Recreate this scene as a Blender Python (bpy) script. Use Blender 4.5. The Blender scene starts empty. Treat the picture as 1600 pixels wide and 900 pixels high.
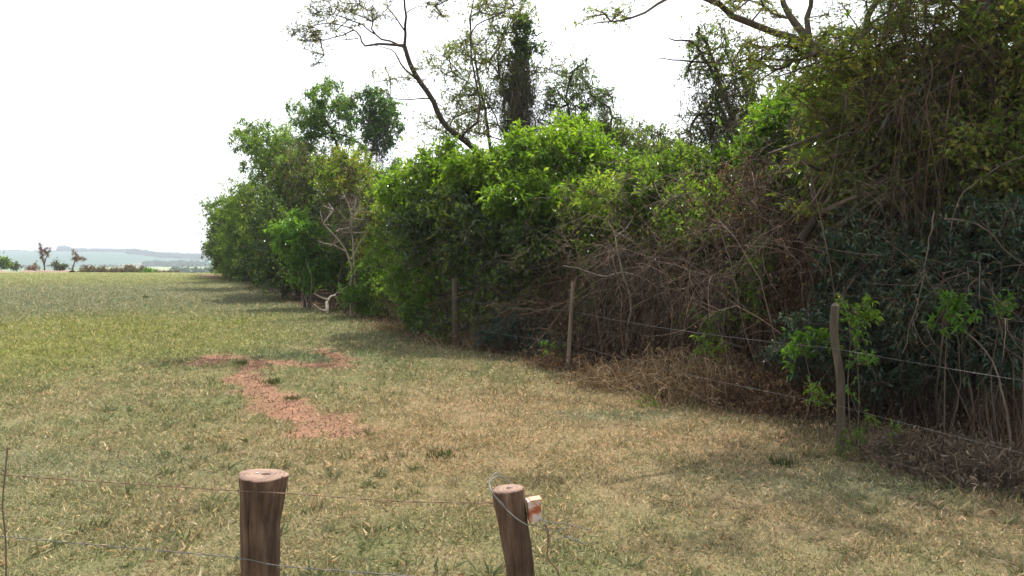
import bpy, math, random
import numpy as np
from mathutils import Vector
R = math.radians
random.seed(7); rng = np.random.default_rng(7)
SC = bpy.context.scene

# ------------------------------------------------------------ camera, sky, sun, exposure
F = 1250.0; CAMZ = 1.9; PITCH = R(2.06)
cd = bpy.data.cameras.new('camera'); cam = bpy.data.objects.new('camera', cd)
SC.collection.objects.link(cam); SC.camera = cam
cam.location = (0, 0, CAMZ); cam.rotation_euler = (R(90) - PITCH, 0, 0)
cd.sensor_width = 36; cd.lens = 36 * F / 1600; cd.clip_start = 0.05; cd.clip_end = 20000

SUN_EL = R(57); SUN_AZ = R(19)          # azimuth measured from +Y towards +X
sd = Vector((math.sin(SUN_AZ)*math.cos(SUN_EL), math.cos(SUN_AZ)*math.cos(SUN_EL), math.sin(SUN_EL)))
w = bpy.data.worlds.new('World'); SC.world = w; w.use_nodes = True
nt = w.node_tree; nt.nodes.clear()
sky = nt.nodes.new('ShaderNodeTexSky'); sky.sky_type = 'NISHITA'; sky.sun_disc = False
sky.sun_elevation = SUN_EL; sky.sun_rotation = SUN_AZ
sky.air_density = 1.0; sky.dust_density = 3.0; sky.ozone_density = 1.0; sky.altitude = 300
hs = nt.nodes.new('ShaderNodeHueSaturation'); hs.inputs['Saturation'].default_value = 0.3
hs.inputs['Value'].default_value = 1.0
bg = nt.nodes.new('ShaderNodeBackground'); bg.inputs['Strength'].default_value = 0.15
wo = nt.nodes.new('ShaderNodeOutputWorld')
veil = nt.nodes.new('ShaderNodeMix'); veil.data_type = 'RGBA'; veil.blend_type = 'ADD'; veil.inputs[0].default_value = 1
veil.inputs[7].default_value = (2.0, 2.03, 2.1, 1)      # thin white summer haze over the blue
nt.links.new(sky.outputs[0], hs.inputs['Color']); nt.links.new(hs.outputs[0], veil.inputs[6]); nt.links.new(veil.outputs[2], bg.inputs['Color'])
nt.links.new(bg.outputs[0], wo.inputs['Surface'])
sl = bpy.data.lights.new('sun', 'SUN'); sl.energy = 5.0; sl.angle = R(0.5); sl.color = (1, 0.95, 0.87)
so = bpy.data.objects.new('sun', sl); SC.collection.objects.link(so)
so.rotation_euler = sd.to_track_quat('Z', 'Y').to_euler()
SC.view_settings.view_transform = 'Standard'; SC.view_settings.look = 'None'
SC.view_settings.gamma = 1; SC.view_settings.exposure = 0.58
SC.cycles.max_bounces = 6; SC.cycles.diffuse_bounces = 3; SC.cycles.transmission_bounces = 3
SC.cycles.glossy_bounces = 2; SC.cycles.volume_bounces = 0; SC.cycles.transparent_max_bounces = 4

# ------------------------------------------------------------ helpers
FW = np.array([0, math.cos(PITCH), -math.sin(PITCH)]); UPV = np.array([0, math.sin(PITCH), math.cos(PITCH)])
def at(px, py, Y):
    d = FW + np.array([(px-800)/F, 0, 0]) + UPV*((450-py)/F)
    return np.array([0, 0, CAMZ]) + d*(Y/d[1])
def G(px, py):
    d = FW + np.array([(px-800)/F, 0, 0]) + UPV*((450-py)/F)
    return (np.array([0, 0, CAMZ]) + d*(CAMZ/-d[2]))
def unit(v): return v/np.maximum(np.linalg.norm(v, axis=-1, keepdims=True), 1e-9)
def rdir(n):
    return unit(rng.normal(size=(n, 3)))
def hash2(ix, iy, s):
    h = (ix.astype(np.int64)*374761393 + iy.astype(np.int64)*668265263 + s*974634777) & 0x7fffffff
    h = ((h ^ (h >> 13))*1274126177) & 0x7fffffff
    return ((h ^ (h >> 16)) & 0xffff)/65535.0
def vnoise(x, y, s=0):
    ix, iy = np.floor(x), np.floor(y); fx, fy = x-ix, y-iy
    fx = fx*fx*(3-2*fx); fy = fy*fy*(3-2*fy)
    a = hash2(ix, iy, s)*(1-fx)+hash2(ix+1, iy, s)*fx
    b = hash2(ix, iy+1, s)*(1-fx)+hash2(ix+1, iy+1, s)*fx
    return a*(1-fy)+b*fy
def fbm(x, y, s=0, o=4):
    t = 0; a = 0.5
    for k in range(o):
        t = t+a*vnoise(x*2**k, y*2**k, s+k*17); a *= 0.5
    return t/(1-0.5**o)
def sstep(a, b, x):
    t = np.clip((x-a)/(b-a), 0, 1); return t*t*(3-2*t)

def reseed(s):
    global rng
    rng = np.random.default_rng(sum((i+1)*ord(ch) for i, ch in enumerate(s)))
def tag(o, label=None, cat=None, group=None, kind=None):
    if label: o['label'] = label
    if cat: o['category'] = cat
    if group: o['group'] = group
    if kind: o['kind'] = kind
    return o
def empty(name, loc, rz=0):
    o = bpy.data.objects.new(name, None); SC.collection.objects.link(o)
    o.location = [float(c) for c in loc]; o.rotation_euler = (0, 0, rz); o.empty_display_size = 0.2
    return o
class MB:
    """collects triangle / quad soup"""
    def __init__(s): s.v = []; s.f = []; s.m = []; s.n = 0; s.sm = []; s.col = []
    def add(s, v, f, mat=0, smooth=True):
        v = np.asarray(v, float).reshape(-1, 3); f = np.asarray(f, np.int64)
        s.v.append(v); s.f.append(f+s.n); s.n += len(v)
        s.m.append(np.full(len(f), mat)); s.sm.append(np.full(len(f), smooth))
    def build(s, name, mats, parent=None, origin=(0, 0, 0), colour=None):
        me = bpy.data.meshes.new(name)
        if s.n:
            V = np.concatenate(s.v)-np.asarray(origin, float)
            ls = np.concatenate([np.full(len(f), f.shape[1]) for f in s.f])
            li = np.concatenate([f.reshape(-1) for f in s.f])
            me.vertices.add(len(V)); me.vertices.foreach_set('co', V.astype(np.float32).reshape(-1))
            me.loops.add(len(li)); me.loops.foreach_set('vertex_index', li.astype(np.int32))
            me.polygons.add(len(ls))
            st = np.concatenate([[0], np.cumsum(ls)[:-1]])
            me.polygons.foreach_set('loop_start', st.astype(np.int32))
            me.polygons.foreach_set('material_index', np.concatenate(s.m).astype(np.int32))
            me.polygons.foreach_set('use_smooth', np.concatenate(s.sm).astype(bool))
            if colour is not None:
                a = me.color_attributes.new('tint', 'FLOAT_COLOR', 'POINT')
                c = np.concatenate([colour, np.ones((len(colour), 1))], 1)
                a.data.foreach_set('color', c.astype(np.float32).reshape(-1))
            me.update(calc_edges=True)
        for m in (mats if isinstance(mats, (list, tuple)) else [mats]): me.materials.append(m)
        o = bpy.data.objects.new(name, me); SC.collection.objects.link(o)
        if parent: o.parent = parent
        else: o.location = [float(c) for c in origin]
        return o

def frusta(mb, A, B, ra, rb, sides=5, mat=0):
    """many tapered segments at once"""
    A = np.asarray(A, float); B = np.asarray(B, float)
    d = unit(B-A); ref = np.where(np.abs(d[:, 2:3]) > 0.9, np.array([[1., 0, 0]]), np.array([[0, 0, 1.]]))
    u = unit(np.cross(d, ref)); v = np.cross(d, u)
    th = np.arange(sides)*2*math.pi/sides
    c, s = np.cos(th)[None, :, None], np.sin(th)[None, :, None]
    ring = c*u[:, None]+s*v[:, None]
    P = np.concatenate([A[:, None]+ring*np.asarray(ra).reshape(-1, 1, 1), B[:, None]+ring*np.asarray(rb).reshape(-1, 1, 1)], 1)
    n = len(A); k = np.arange(sides); k2 = (k+1) % sides
    q = np.stack([k, k2, k2+sides, k+sides], 1)
    f = (q[None]+(np.arange(n)*2*sides)[:, None, None]).reshape(-1, 4)
    mb.add(P.reshape(-1, 3), f, mat)
def twigs(mb, pts, r0, r1, mat=0, sides=3):
    """pts (n,K,3): n bent twigs, joined rings"""
    n, K, _ = pts.shape
    tan = np.gradient(pts, axis=1); d = unit(tan)
    ref = np.array([0.31, 0.27, 0.91]); u = unit(np.cross(d, ref)); v = np.cross(d, u)
    th = np.arange(sides)*2*math.pi/sides
    ring = np.cos(th)[:, None]*u[:, :, None]+np.sin(th)[:, None]*v[:, :, None]
    t = np.linspace(0, 1, K)[None, :, None, None]
    rr = (np.asarray(r0).reshape(-1, 1, 1, 1)*(1-t)+np.asarray(r1).reshape(-1, 1, 1, 1)*t)
    P = pts[:, :, None]+ring*rr
    k = np.arange(sides); k2 = (k+1) % sides
    q = np.concatenate([np.stack([k, k2, k2+sides, k+sides], 1)+j*sides for j in range(K-1)])
    f = (q[None]+(np.arange(n)*K*sides)[:, None, None]).reshape(-1, 4)
    mb.add(P.reshape(-1, 3), f, mat)
def smoothpath(ctrl, step=0.12, jit=0.0):
    P = np.asarray(ctrl, float); P = np.vstack([2*P[0]-P[1], P, 2*P[-1]-P[-2]]); out = []
    for i in range(1, len(P)-2):
        n = max(2, int(np.linalg.norm(P[i+1]-P[i])/step)); t = np.linspace(0, 1, n, endpoint=False)[:, None]
        out.append(0.5*((2*P[i])+(-P[i-1]+P[i+1])*t+(2*P[i-1]-5*P[i]+4*P[i+1]-P[i+2])*t**2+(-P[i-1]+3*P[i]-3*P[i+1]+P[i+2])*t**3))
    out.append(P[-2:-1]); Q = np.concatenate(out)
    if jit: Q[1:-1] += rng.normal(size=(len(Q)-2, 3))*jit
    return Q
def tube(mb, path, r0, r1, sides=8, mat=0, rough=0.0, cap=False, power=1.0):
    """continuous tapered tube with lumpy bark"""
    P = np.asarray(path, float); n = len(P); d = unit(np.gradient(P, axis=0))
    u = np.zeros_like(P); a = np.array([1., 0.1, 0])
    for i in range(n):
        a = a-d[i]*np.dot(a, d[i]); a = a/np.linalg.norm(a); u[i] = a
    v = np.cross(d, u); th = np.arange(sides)*2*math.pi/sides
    t = np.linspace(0, 1, n)**power; rr = (r0*(1-t)+r1*t)[:, None]*np.ones((1, sides))
    if rough:
        ph = rng.uniform(0, 9, 4); z = np.linspace(0, n*0.35, n)[:, None]
        rr = rr*(1+rough*(np.sin(3*th[None]+ph[0]+z*0.3)*0.5+np.sin(2*th[None]-z*0.7+ph[1])*0.5+rng.normal(size=rr.shape)*0.25))
    ring = P[:, None]+(np.cos(th)[None, :, None]*u[:, None]+np.sin(th)[None, :, None]*v[:, None])*rr[:, :, None]
    k = np.arange(sides); k2 = (k+1) % sides
    q = np.concatenate([np.stack([k, k2, k2+sides, k+sides], 1)+j*sides for j in range(n-1)])
    mb.add(ring.reshape(-1, 3), q, mat)
    if cap:
        for e in (0, n-1):
            c = np.vstack([ring[e], P[e:e+1]]); f = np.stack([k, k2, np.full(sides, sides)], 1)
            mb.add(c, f if e else f[:, ::-1], mat, False)
def leaves(mb, p, d, nrm, L, W, fold=0.25, droop=0.12, mat=1):
    n = len(p)
    if not n: return
    d = unit(d); s = unit(np.cross(d, nrm)); up = np.cross(s, d)
    L = np.asarray(L).reshape(-1, 1)*np.ones((n, 1)); W = np.asarray(W).reshape(-1, 1)*np.ones((n, 1))
    m = p+d*L*0.42
    V = np.stack([p, m+s*W/2+up*W*fold, m-s*W/2+up*W*fold, p+d*L-up*L*droop], 1)
    f = np.array([[0, 1, 3], [0, 3, 2]]); f = (f[None]+(np.arange(n)*4)[:, None, None]).reshape(-1, 3)
    mb.add(V.reshape(-1, 3), f, mat, False)

# ------------------------------------------------------------ materials
def newmat(name):
    m = bpy.data.materials.new(name); m.use_nodes = True; t = m.node_tree; t.nodes.clear(); return m, t
def ramp(t, cols):
    r = t.nodes.new('ShaderNodeValToRGB'); e = r.color_ramp.elements
    while len(e) < len(cols): e.new(0.5)
    for el, (p, c) in zip(e, cols): el.position = p; el.color = (*c, 1)
    return r
def leafmat(name, cols, trans=0.45, rough=0.45, tcol=(1.25, 1.25, 0.6), spec=0.5, nscale=0.9):
    m, t = newmat(name); N = t.nodes; Lk = t.links
    g = N.new('ShaderNodeNewGeometry'); tc = N.new('ShaderNodeTexCoord')
    no = N.new('ShaderNodeTexNoise'); no.inputs['Scale'].default_value = nscale; no.inputs['Detail'].default_value = 2
    Lk.new(tc.outputs['Object'], no.inputs['Vector'])
    a = N.new('ShaderNodeMath'); a.operation = 'MULTIPLY_ADD'; a.inputs[1].default_value = 1.5; a.inputs[2].default_value = -0.5
    Lk.new(no.outputs['Fac'], a.inputs[0])
    b = N.new('ShaderNodeMath'); b.operation = 'MULTIPLY_ADD'; b.inputs[1].default_value = 0.55
    Lk.new(g.outputs['Random Per Island'], b.inputs[0]); Lk.new(a.outputs[0], b.inputs[2])
    r = ramp(t, cols); Lk.new(b.outputs[0], r.inputs[0])
    p = N.new('ShaderNodeBsdfPrincipled'); p.inputs['Roughness'].default_value = rough
    p.inputs['Specular IOR Level'].default_value = spec
    Lk.new(r.outputs[0], p.inputs['Base Color'])
    mul = N.new('ShaderNodeMix'); mul.data_type = 'RGBA'; mul.blend_type = 'MULTIPLY'; mul.inputs[0].default_value = 1
    mul.inputs[7].default_value = (*tcol, 1); Lk.new(r.outputs[0], mul.inputs[6])
    tr = N.new('ShaderNodeBsdfTranslucent'); Lk.new(mul.outputs[2], tr.inputs['Color'])
    mx = N.new('ShaderNodeMixShader'); mx.inputs[0].default_value = trans
    Lk.new(p.outputs[0], mx.inputs[1]); Lk.new(tr.outputs[0], mx.inputs[2])
    o = N.new('ShaderNodeOutputMaterial'); Lk.new(mx.outputs[0], o.inputs['Surface'])
    return m
def barkmat(name, c1, c2, scale=9, stretch=0.25, bump=0.4, island=0.0):
    m, t = newmat(name); N = t.nodes; Lk = t.links
    tc = N.new('ShaderNodeTexCoord'); mp = N.new('ShaderNodeMapping'); mp.inputs['Scale'].default_value = (1, 1, stretch)
    Lk.new(tc.outputs['Object'], mp.inputs[0])
    no = N.new('ShaderNodeTexNoise'); no.inputs['Scale'].default_value = scale; no.inputs['Detail'].default_value = 6; no.inputs['Roughness'].default_value = 0.65
    Lk.new(mp.outputs[0], no.inputs['Vector'])
    r = ramp(t, [(0.32, c1), (0.68, c2)])
    if island:
        g = N.new('ShaderNodeNewGeometry'); a = N.new('ShaderNodeMath'); a.operation = 'MULTIPLY_ADD'
        a.inputs[1].default_value = island; Lk.new(g.outputs['Random Per Island'], a.inputs[0])
        b = N.new('ShaderNodeMath'); b.operation = 'SUBTRACT'; b.inputs[1].default_value = island/2
        Lk.new(no.outputs['Fac'], a.inputs[2]); Lk.new(a.outputs[0], b.inputs[0]); Lk.new(b.outputs[0], r.inputs[0])
    else: Lk.new(no.outputs['Fac'], r.inputs[0])
    p = N.new('ShaderNodeBsdfPrincipled'); p.inputs['Roughness'].default_value = 0.85; p.inputs['Specular IOR Level'].default_value = 0.25
    Lk.new(r.outputs[0], p.inputs['Base Color'])
    bu = N.new('ShaderNodeBump'); bu.inputs['Strength'].default_value = bump; bu.inputs['Distance'].default_value = 0.02
    Lk.new(no.outputs['Fac'], bu.inputs['Height']); Lk.new(bu.outputs[0], p.inputs['Normal'])
    o = N.new('ShaderNodeOutputMaterial'); Lk.new(p.outputs[0], o.inputs['Surface'])
    return m
def plain(name, col, rough=0.6, metal=0.0):
    m, t = newmat(name); p = t.nodes.new('ShaderNodeBsdfPrincipled'); p.inputs['Base Color'].default_value = (*col, 1)
    p.inputs['Roughness'].default_value = rough; p.inputs['Metallic'].default_value = metal
    o = t.nodes.new('ShaderNodeOutputMaterial'); t.links.new(p.outputs[0], o.inputs['Surface']); return m

M = {}
M['bright'] = leafmat('leaf_fresh_green', [(0.0, (.055, .11, .014)), (0.35, (.11, .21, .018)), (0.65, (.19, .32, .025)), (0.95, (.32, .42, .05))], 0.52, 0.36)
M['mid'] = leafmat('leaf_mid_green', [(0.0, (.04, .075, .014)), (0.4, (.095, .165, .022)), (0.7, (.15, .24, .03)), (0.97, (.28, .32, .06))], 0.52, 0.36)
M['green'] = leafmat('leaf_clear_green', [(0.0, (.05, .12, .018)), (0.4, (.09, .20, .022)), (0.75, (.14, .28, .03)), (0.97, (.23, .34, .05))], 0.5, 0.36)
M['dark'] = leafmat('leaf_dark_glossy', [(0.0, (.022, .042, .016)), (0.45, (.035, .07, .022)), (0.75, (.055, .095, .03)), (0.95, (.12, .13, .05))], 0.22, 0.28, spec=0.7)
M['blue'] = leafmat('leaf_blue_green', [(0.0, (.018, .045, .030)), (0.5, (.028, .065, .042)), (0.8, (.04, .085, .05)), (0.97, (.07, .11, .05))], 0.3, 0.4, (1.1, 1.2, .8))
M['olive'] = leafmat('leaf_feathery_olive', [(0.0, (.08, .095, .02)), (0.4, (.15, .16, .03)), (0.75, (.23, .22, .045)), (0.97, (.32, .27, .07))], 0.5)
M['grey'] = leafmat('leaf_dull_grey_green', [(0.0, (.05, .055, .03)), (0.5, (.08, .10, .04)), (0.8, (.12, .13, .05)), (0.97, (.17, .14, .08))], 0.35)
M['dead'] = leafmat('leaf_dead_brown', [(0.0, (.09, .05, .028)), (0.4, (.17, .10, .05)), (0.75, (.28, .18, .09)), (0.97, (.40, .30, .17))], 0.3, 0.7, (1.2, 1, .7))
M['litter'] = leafmat('leaf_rotting_brown', [(0.0, (.06, .042, .028)), (0.4, (.11, .078, .05)), (0.75, (.17, .125, .08)), (0.97, (.27, .21, .14))], 0.2, 0.8, (1, 1, .8))
M['far'] = leafmat('leaf_distant', [(0.0, (.03, .05, .025)), (0.5, (.05, .085, .035)), (0.95, (.09, .12, .05))], 0.3)
M['bark'] = barkmat('bark_grey_brown', (.055, .040, .030), (.17, .135, .10), island=0.15)
M['barkdark'] = barkmat('bark_dark', (.030, .022, .018), (.09, .068, .052), island=0.15)
M['barkpale'] = barkmat('bark_pale', (.20, .16, .12), (.46, .40, .32), island=0.2)
M['twig'] = barkmat('twig_brown', (.04, .028, .020), (.15, .112, .082), island=0.55, scale=5)
M['twigred'] = barkmat('twig_reddish_brown', (.042, .023, .014), (.155, .092, .058), island=0.6, scale=5)
M['twigpale'] = barkmat('twig_dusty_brown', (.065, .044, .032), (.22, .155, .115), island=0.6, scale=5)
M['straw'] = barkmat('dry_stalk', (.18, .12, .06), (.46, .35, .20), island=0.8, scale=4)

# ------------------------------------------------------------ terrain
EY = np.array([-12, 2, 5, 7, 8.3, 10.1, 12.8, 14, 17, 23.7, 32.5, 43, 68, 79, 95, 200, 9000.])
EX = np.array([12, 8.2, 6.3, 5.0, 4.3, 3.2, 2.05, 1.1, -1.36, -3.8, -8.3, -13, -23, -30, -38, -40, -40.])
def edge(y): return np.interp(y, EY, EX)
def height(x, y):
    h = (fbm(x*0.35, y*0.35, 3)-0.5)*0.10*sstep(3, 8, y)
    h = h*(1-sstep(100, 300, y))
    u = y+x*0.12
    h = h+np.interp(u, [0, 108, 122, 160, 300, 1000, 1500], [0, 0, -.5, -3, -9, -15, -11])*(y > 60)
    far = np.interp(y, [1500, 2600, 3600, 5000, 12000], [-11, 6, 4, -30, -60])
    hill = np.interp(x/np.maximum(y, 1), [-0.9, -0.66, -0.57, -0.47, -.44, -0.38, -0.3, 0.8], [18, 22, 21, 20, 8, 2, 0, 0])*sstep(1500, 2500, y)*(1-sstep(2900, 4500, y))
    h = np.where(y > 1500, far, h)+hill
    h = h+(fbm(x/300, y/300, 9)-0.5)*10*sstep(500, 1500, y)
    return h
D0 = [G(318, 568), G(350, 556), G(400, 562), G(470, 566), G(525, 571)]
D1 = [G(395, 566), G(380, 590), G(400, 600), G(425, 616), G(455, 640), G(500, 655), G(535, 672)]
D2 = [G(500, 545), G(540, 560)]
def seg(x, y, P, wid):
    best = np.full(np.shape(x), 1e9)
    for a, b in zip(P[:-1], P[1:]):
        ab = (b-a)[:2]; t = np.clip(((x-a[0])*ab[0]+(y-a[1])*ab[1])/(ab@ab), 0, 1)
        best = np.minimum(best, np.hypot(x-a[0]-t*ab[0], y-a[1]-t*ab[1]))
    return best/wid
def dirt(x, y):
    d = np.minimum(np.minimum(seg(x, y, D0, .58), seg(x, y, D1, .50)), seg(x, y, D2, .4))
    n = fbm(x*1.6, y*1.1, 21)*0.9+fbm(x*4.2, y*2.2, 23)*1.1
    m = sstep(0.25, -0.25, d+0.62-n*1.25)
    b = G(1180, 690); m = np.maximum(m, 0.8*sstep(1.0, 0.3, np.hypot((x-b[0])/1.3, (y-b[1])/.7)+n-.35))
    b = G(1560, 800); m = np.maximum(m, 0.6*sstep(1.0, 0.3, np.hypot((x-b[0])/.6, (y-b[1])/.6)+n-.3))
    return m
def blob(x, y, cx, cy, rx, ry): return np.exp(-((x-cx)/rx)**2-((y-cy)/ry)**2)
STRAW = np.array([.37, .298, .192]); GREEN = np.array([.185, .222, .10]); LIME = np.array([.255, .275, .078])
GREYG = np.array([.225, .25, .16]); DIRT = np.array([.225, .132, .092]); LITTER = np.array([.13, .085, .055])
def mixc(a, b, f): return a*(1-f[:, None])+b*f[:, None]
def ground_colour(x, y):
    x = x.ravel(); y = y.ravel(); n = fbm(x*0.5, y*0.3, 31); n2 = fbm(x*2.3, y*1.6, 41); n3 = fbm(x*0.13, y*0.08, 51)
    c = mixc(STRAW*np.ones((len(x), 1)), GREEN, np.clip((n*.7+n2*.6-.42)*1.7, 0, 1))
    c = mixc(c, GREEN*np.array([1.12, 1.1, 1.2]), np.clip(sstep(-.5, -3.5, x)*(.25+n2*.7)*.75, 0, .7))
    tan = blob(x, y, 1.5, 10, 3.5, 3.5)+0.7*blob(x, y, -1.5, 8, 2.5, 2.0)
    c = mixc(c, STRAW*np.array([1.05, .96, .92]), np.clip(tan*0.6*(0.5+n), 0, .9))
    c = mixc(c, GREYG, np.clip(sstep(12, 28, y)*(0.4+n3), 0, .9))
    c = mixc(c, LIME, np.clip(1.25*blob(x, y, -11, 20, 5.5, 8)*(0.35+n*1.2), 0, .95))
    c = mixc(c, LIME*np.array([.95, .98, 1.2]), np.clip(sstep(45, 75, y)*(0.3+n3*.8), 0, .8))
    c = mixc(c, GREEN*np.array([.85, .98, 1.1]), np.clip(0.9*blob(x, y, -4.2, 15.6, 1.6, 1.0), 0, 1))
    c = mixc(c, GREYG*.95, np.clip(.6*blob(x, y, -4.5, 7.4, 2.0, .6)+.8*blob(x, y, 1.3, 9.6, .8, .35)+.8*blob(x, y, 3, 6.7, 1.5, .5), 0, 1))
    e = x-edge(y)+1.5*np.clip((9.5-y)/3, 0, 1)
    c = mixc(c, LITTER, sstep(-0.9, 0.6, e+(n-.5)*1.6)*(y < 130))
    c = mixc(c, DIRT*np.ones((len(x), 1))*(0.8+0.4*n2[:, None]), dirt(x, y)*(y < 60))
    f = sstep(130, 200, y)
    fields = np.where((vnoise(x/260+7, y/500, 61) > .55)[:, None], np.array([.16, .24, .10]), np.array([.085, .14, .085]))
    fields = np.where(((y > 600) & (y < 1450) & (x/y > -.53))[:, None], np.array([.24, .30, .15]), fields)
    fields = np.where((y > 1500)[:, None], np.array([.06, .12, .085]), fields)
    rd = np.abs(x/y+0.485-(y-1400)/14000) < .0035
    fields = np.where(((y > 1300) & (y < 1900) & rd)[:, None], np.array([.45, .38, .30]), fields)
    return mixc(c, fields, f)
def axis(parts):
    out = []
    for a, b, st in parts: out.append(np.arange(a, b, st))
    return np.concatenate(out+[[parts[-1][1]]])
ys = np.concatenate([axis([(-60, -4, 8), (-4, 4, .5), (4, 22, .09), (22, 45, .3), (45, 140, 1.5)])[:-1], np.geomspace(140, 12000, 120)])
xs = axis([(-9000, -2000, 500), (-2000, -400, 25), (-400, -60, 8), (-60, -14, .8), (-14, 8, .10), (8, 30, 1), (30, 200, 10), (200, 9000, 600)])
X, Y = np.meshgrid(xs, ys); Z = height(X, Y)
Z -= dirt(X, Y)*0.02*(Y < 60)
mb = MB(); nx, ny = len(xs), len(ys); I = np.arange(nx*ny).reshape(ny, nx)
mb.add(np.stack([X, Y, Z], -1).reshape(-1, 3), np.stack([I[:-1, :-1], I[:-1, 1:], I[1:, 1:], I[1:, :-1]], -1).reshape(-1, 4))
gm, t = newmat('ground_soil_and_turf'); N = t.nodes; Lk = t.links
at_ = N.new('ShaderNodeVertexColor'); at_.layer_name = 'tint'
tc = N.new('ShaderNodeNewGeometry')
n1 = N.new('ShaderNodeTexNoise'); n1.inputs['Scale'].default_value = 38; n1.inputs['Detail'].default_value = 8; n1.inputs['Roughness'].default_value = .75
Lk.new(tc.outputs['Position'], n1.inputs['Vector'])
n2 = N.new('ShaderNodeTexNoise'); n2.inputs['Scale'].default_value = 1.3; n2.inputs['Detail'].default_value = 9; n2.inputs['Roughness'].default_value = .8
Lk.new(tc.outputs['Position'], n2.inputs['Vector'])
r1 = ramp(t, [(0.34, (.45, .43, .39)), (0.66, (1.4, 1.36, 1.25))]); Lk.new(n1.outputs['Fac'], r1.inputs[0])
r2 = ramp(t, [(0.3, (.72, .82, .70)), (0.7, (1.25, 1.13, 1.15))]); Lk.new(n2.outputs['Fac'], r2.inputs[0])
m1 = N.new('ShaderNodeMix'); m1.data_type = 'RGBA'; m1.blend_type = 'MULTIPLY'; m1.inputs[0].default_value = 1
Lk.new(at_.outputs[0], m1.inputs[6]); Lk.new(r1.outputs[0], m1.inputs[7])
m2 = N.new('ShaderNodeMix'); m2.data_type = 'RGBA'; m2.blend_type = 'MULTIPLY'; m2.inputs[0].default_value = 1
Lk.new(m1.outputs[2], m2.inputs[6]); Lk.new(r2.outputs[0], m2.inputs[7])
p = N.new('ShaderNodeBsdfPrincipled'); p.inputs['Roughness'].default_value = .95; p.inputs['Specular IOR Level'].default_value = .1
Lk.new(m2.outputs[2], p.inputs['Base Color'])
bu = N.new('ShaderNodeBump'); bu.inputs['Strength'].default_value = .6; bu.inputs['Distance'].default_value = .03
Lk.new(n1.outputs['Fac'], bu.inputs['Height']); Lk.new(bu.outputs[0], p.inputs['Normal'])
o = N.new('ShaderNodeOutputMaterial'); Lk.new(p.outputs[0], o.inputs['Surface'])
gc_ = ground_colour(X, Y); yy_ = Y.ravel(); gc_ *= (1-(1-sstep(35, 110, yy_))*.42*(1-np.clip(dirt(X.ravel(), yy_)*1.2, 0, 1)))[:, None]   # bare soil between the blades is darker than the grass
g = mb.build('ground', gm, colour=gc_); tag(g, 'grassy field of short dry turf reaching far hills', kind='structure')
def gz(x, y): return float(height(np.array([float(x)]), np.array([float(y)]))[0])
def onground(px, Y, dz=0.0):
    x = (px-800)/F*Y; return np.array([x, Y, gz(x, Y)+dz])

# ------------------------------------------------------------ grass
gr, t = newmat('grass_blade'); N = t.nodes; Lk = t.links
vc = N.new('ShaderNodeVertexColor'); vc.layer_name = 'tint'; ge = N.new('ShaderNodeNewGeometry')
rr = ramp(t, [(0.0, (.72, .78, .68)), (0.35, (.98, 1.02, .92)), (0.65, (1.2, 1.15, 1.08)), (0.88, (1.5, 1.38, 1.32)), (1, (2.3, 2.05, 1.95))])
Lk.new(ge.outputs['Random Per Island'], rr.inputs[0])
mm = N.new('ShaderNodeMix'); mm.data_type = 'RGBA'; mm.blend_type = 'MULTIPLY'; mm.inputs[0].default_value = 1
Lk.new(vc.outputs[0], mm.inputs[6]); Lk.new(rr.outputs[0], mm.inputs[7])
p = N.new('ShaderNodeBsdfPrincipled'); p.inputs['Roughness'].default_value = .6; p.inputs['Specular IOR Level'].default_value = .3
tr = N.new('ShaderNodeBsdfTranslucent'); mx = N.new('ShaderNodeMixShader'); mx.inputs[0].default_value = .38
Lk.new(mm.outputs[2], p.inputs['Base Color']); Lk.new(mm.outputs[2], tr.inputs['Color'])
Lk.new(p.outputs[0], mx.inputs[1]); Lk.new(tr.outputs[0], mx.inputs[2])
o = N.new('ShaderNodeOutputMaterial'); Lk.new(mx.outputs[0], o.inputs['Surface'])
def sample_wedge(n, y0, y1, k):
    # pdf ~ y^(1-k)
    u = rng.uniform(size=n); e = 2-k
    y = (y0**e+(y1**e-y0**e)*u)**(1/e); x = rng.uniform(-.82, .80, n)*y; return x, y
NG = 1150000
x, y = sample_wedge(NG, 3.2, 112, 1.7)
keep = (rng.uniform(size=NG) > dirt(x, y)*0.86) & (x-edge(y) < 1.0) & (rng.uniform(size=NG) > sstep(-.6, .8, x-edge(y))*.75)
tuft = fbm(x*3.1, y*3.1, 71); keep &= rng.uniform(size=NG) < 0.35+tuft*1.1
x, y = x[keep], y[keep]; n = len(x); tuft = tuft[keep]
sc = (y/6)**0.55
L = rng.uniform(.022, .062, n)*(0.5+tuft)*np.clip(sc, .9, 2.6); W = rng.uniform(.0022, .0048, n)*sc*1.15
d = np.stack([rng.normal(size=n), rng.normal(size=n), rng.uniform(0.1, 1.6, n)], 1)
mb = MB(); zz = height(x, y)-.003
leaves(mb, np.stack([x, y, zz], 1), d, rdir(n)+np.array([0, 0, .5]), L, W, fold=.1, droop=.35, mat=0)
col = ground_colour(x, y)
dry = rng.uniform(size=n) < .28; col[dry] = col[dry]*.3+np.array([.50, .41, .27])*.7
gn = rng.uniform(size=n) < .18; col[gn] = col[gn]*.4+np.array([.13, .19, .06])*.6
cols = [np.repeat(col, 4, 0)]
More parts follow.
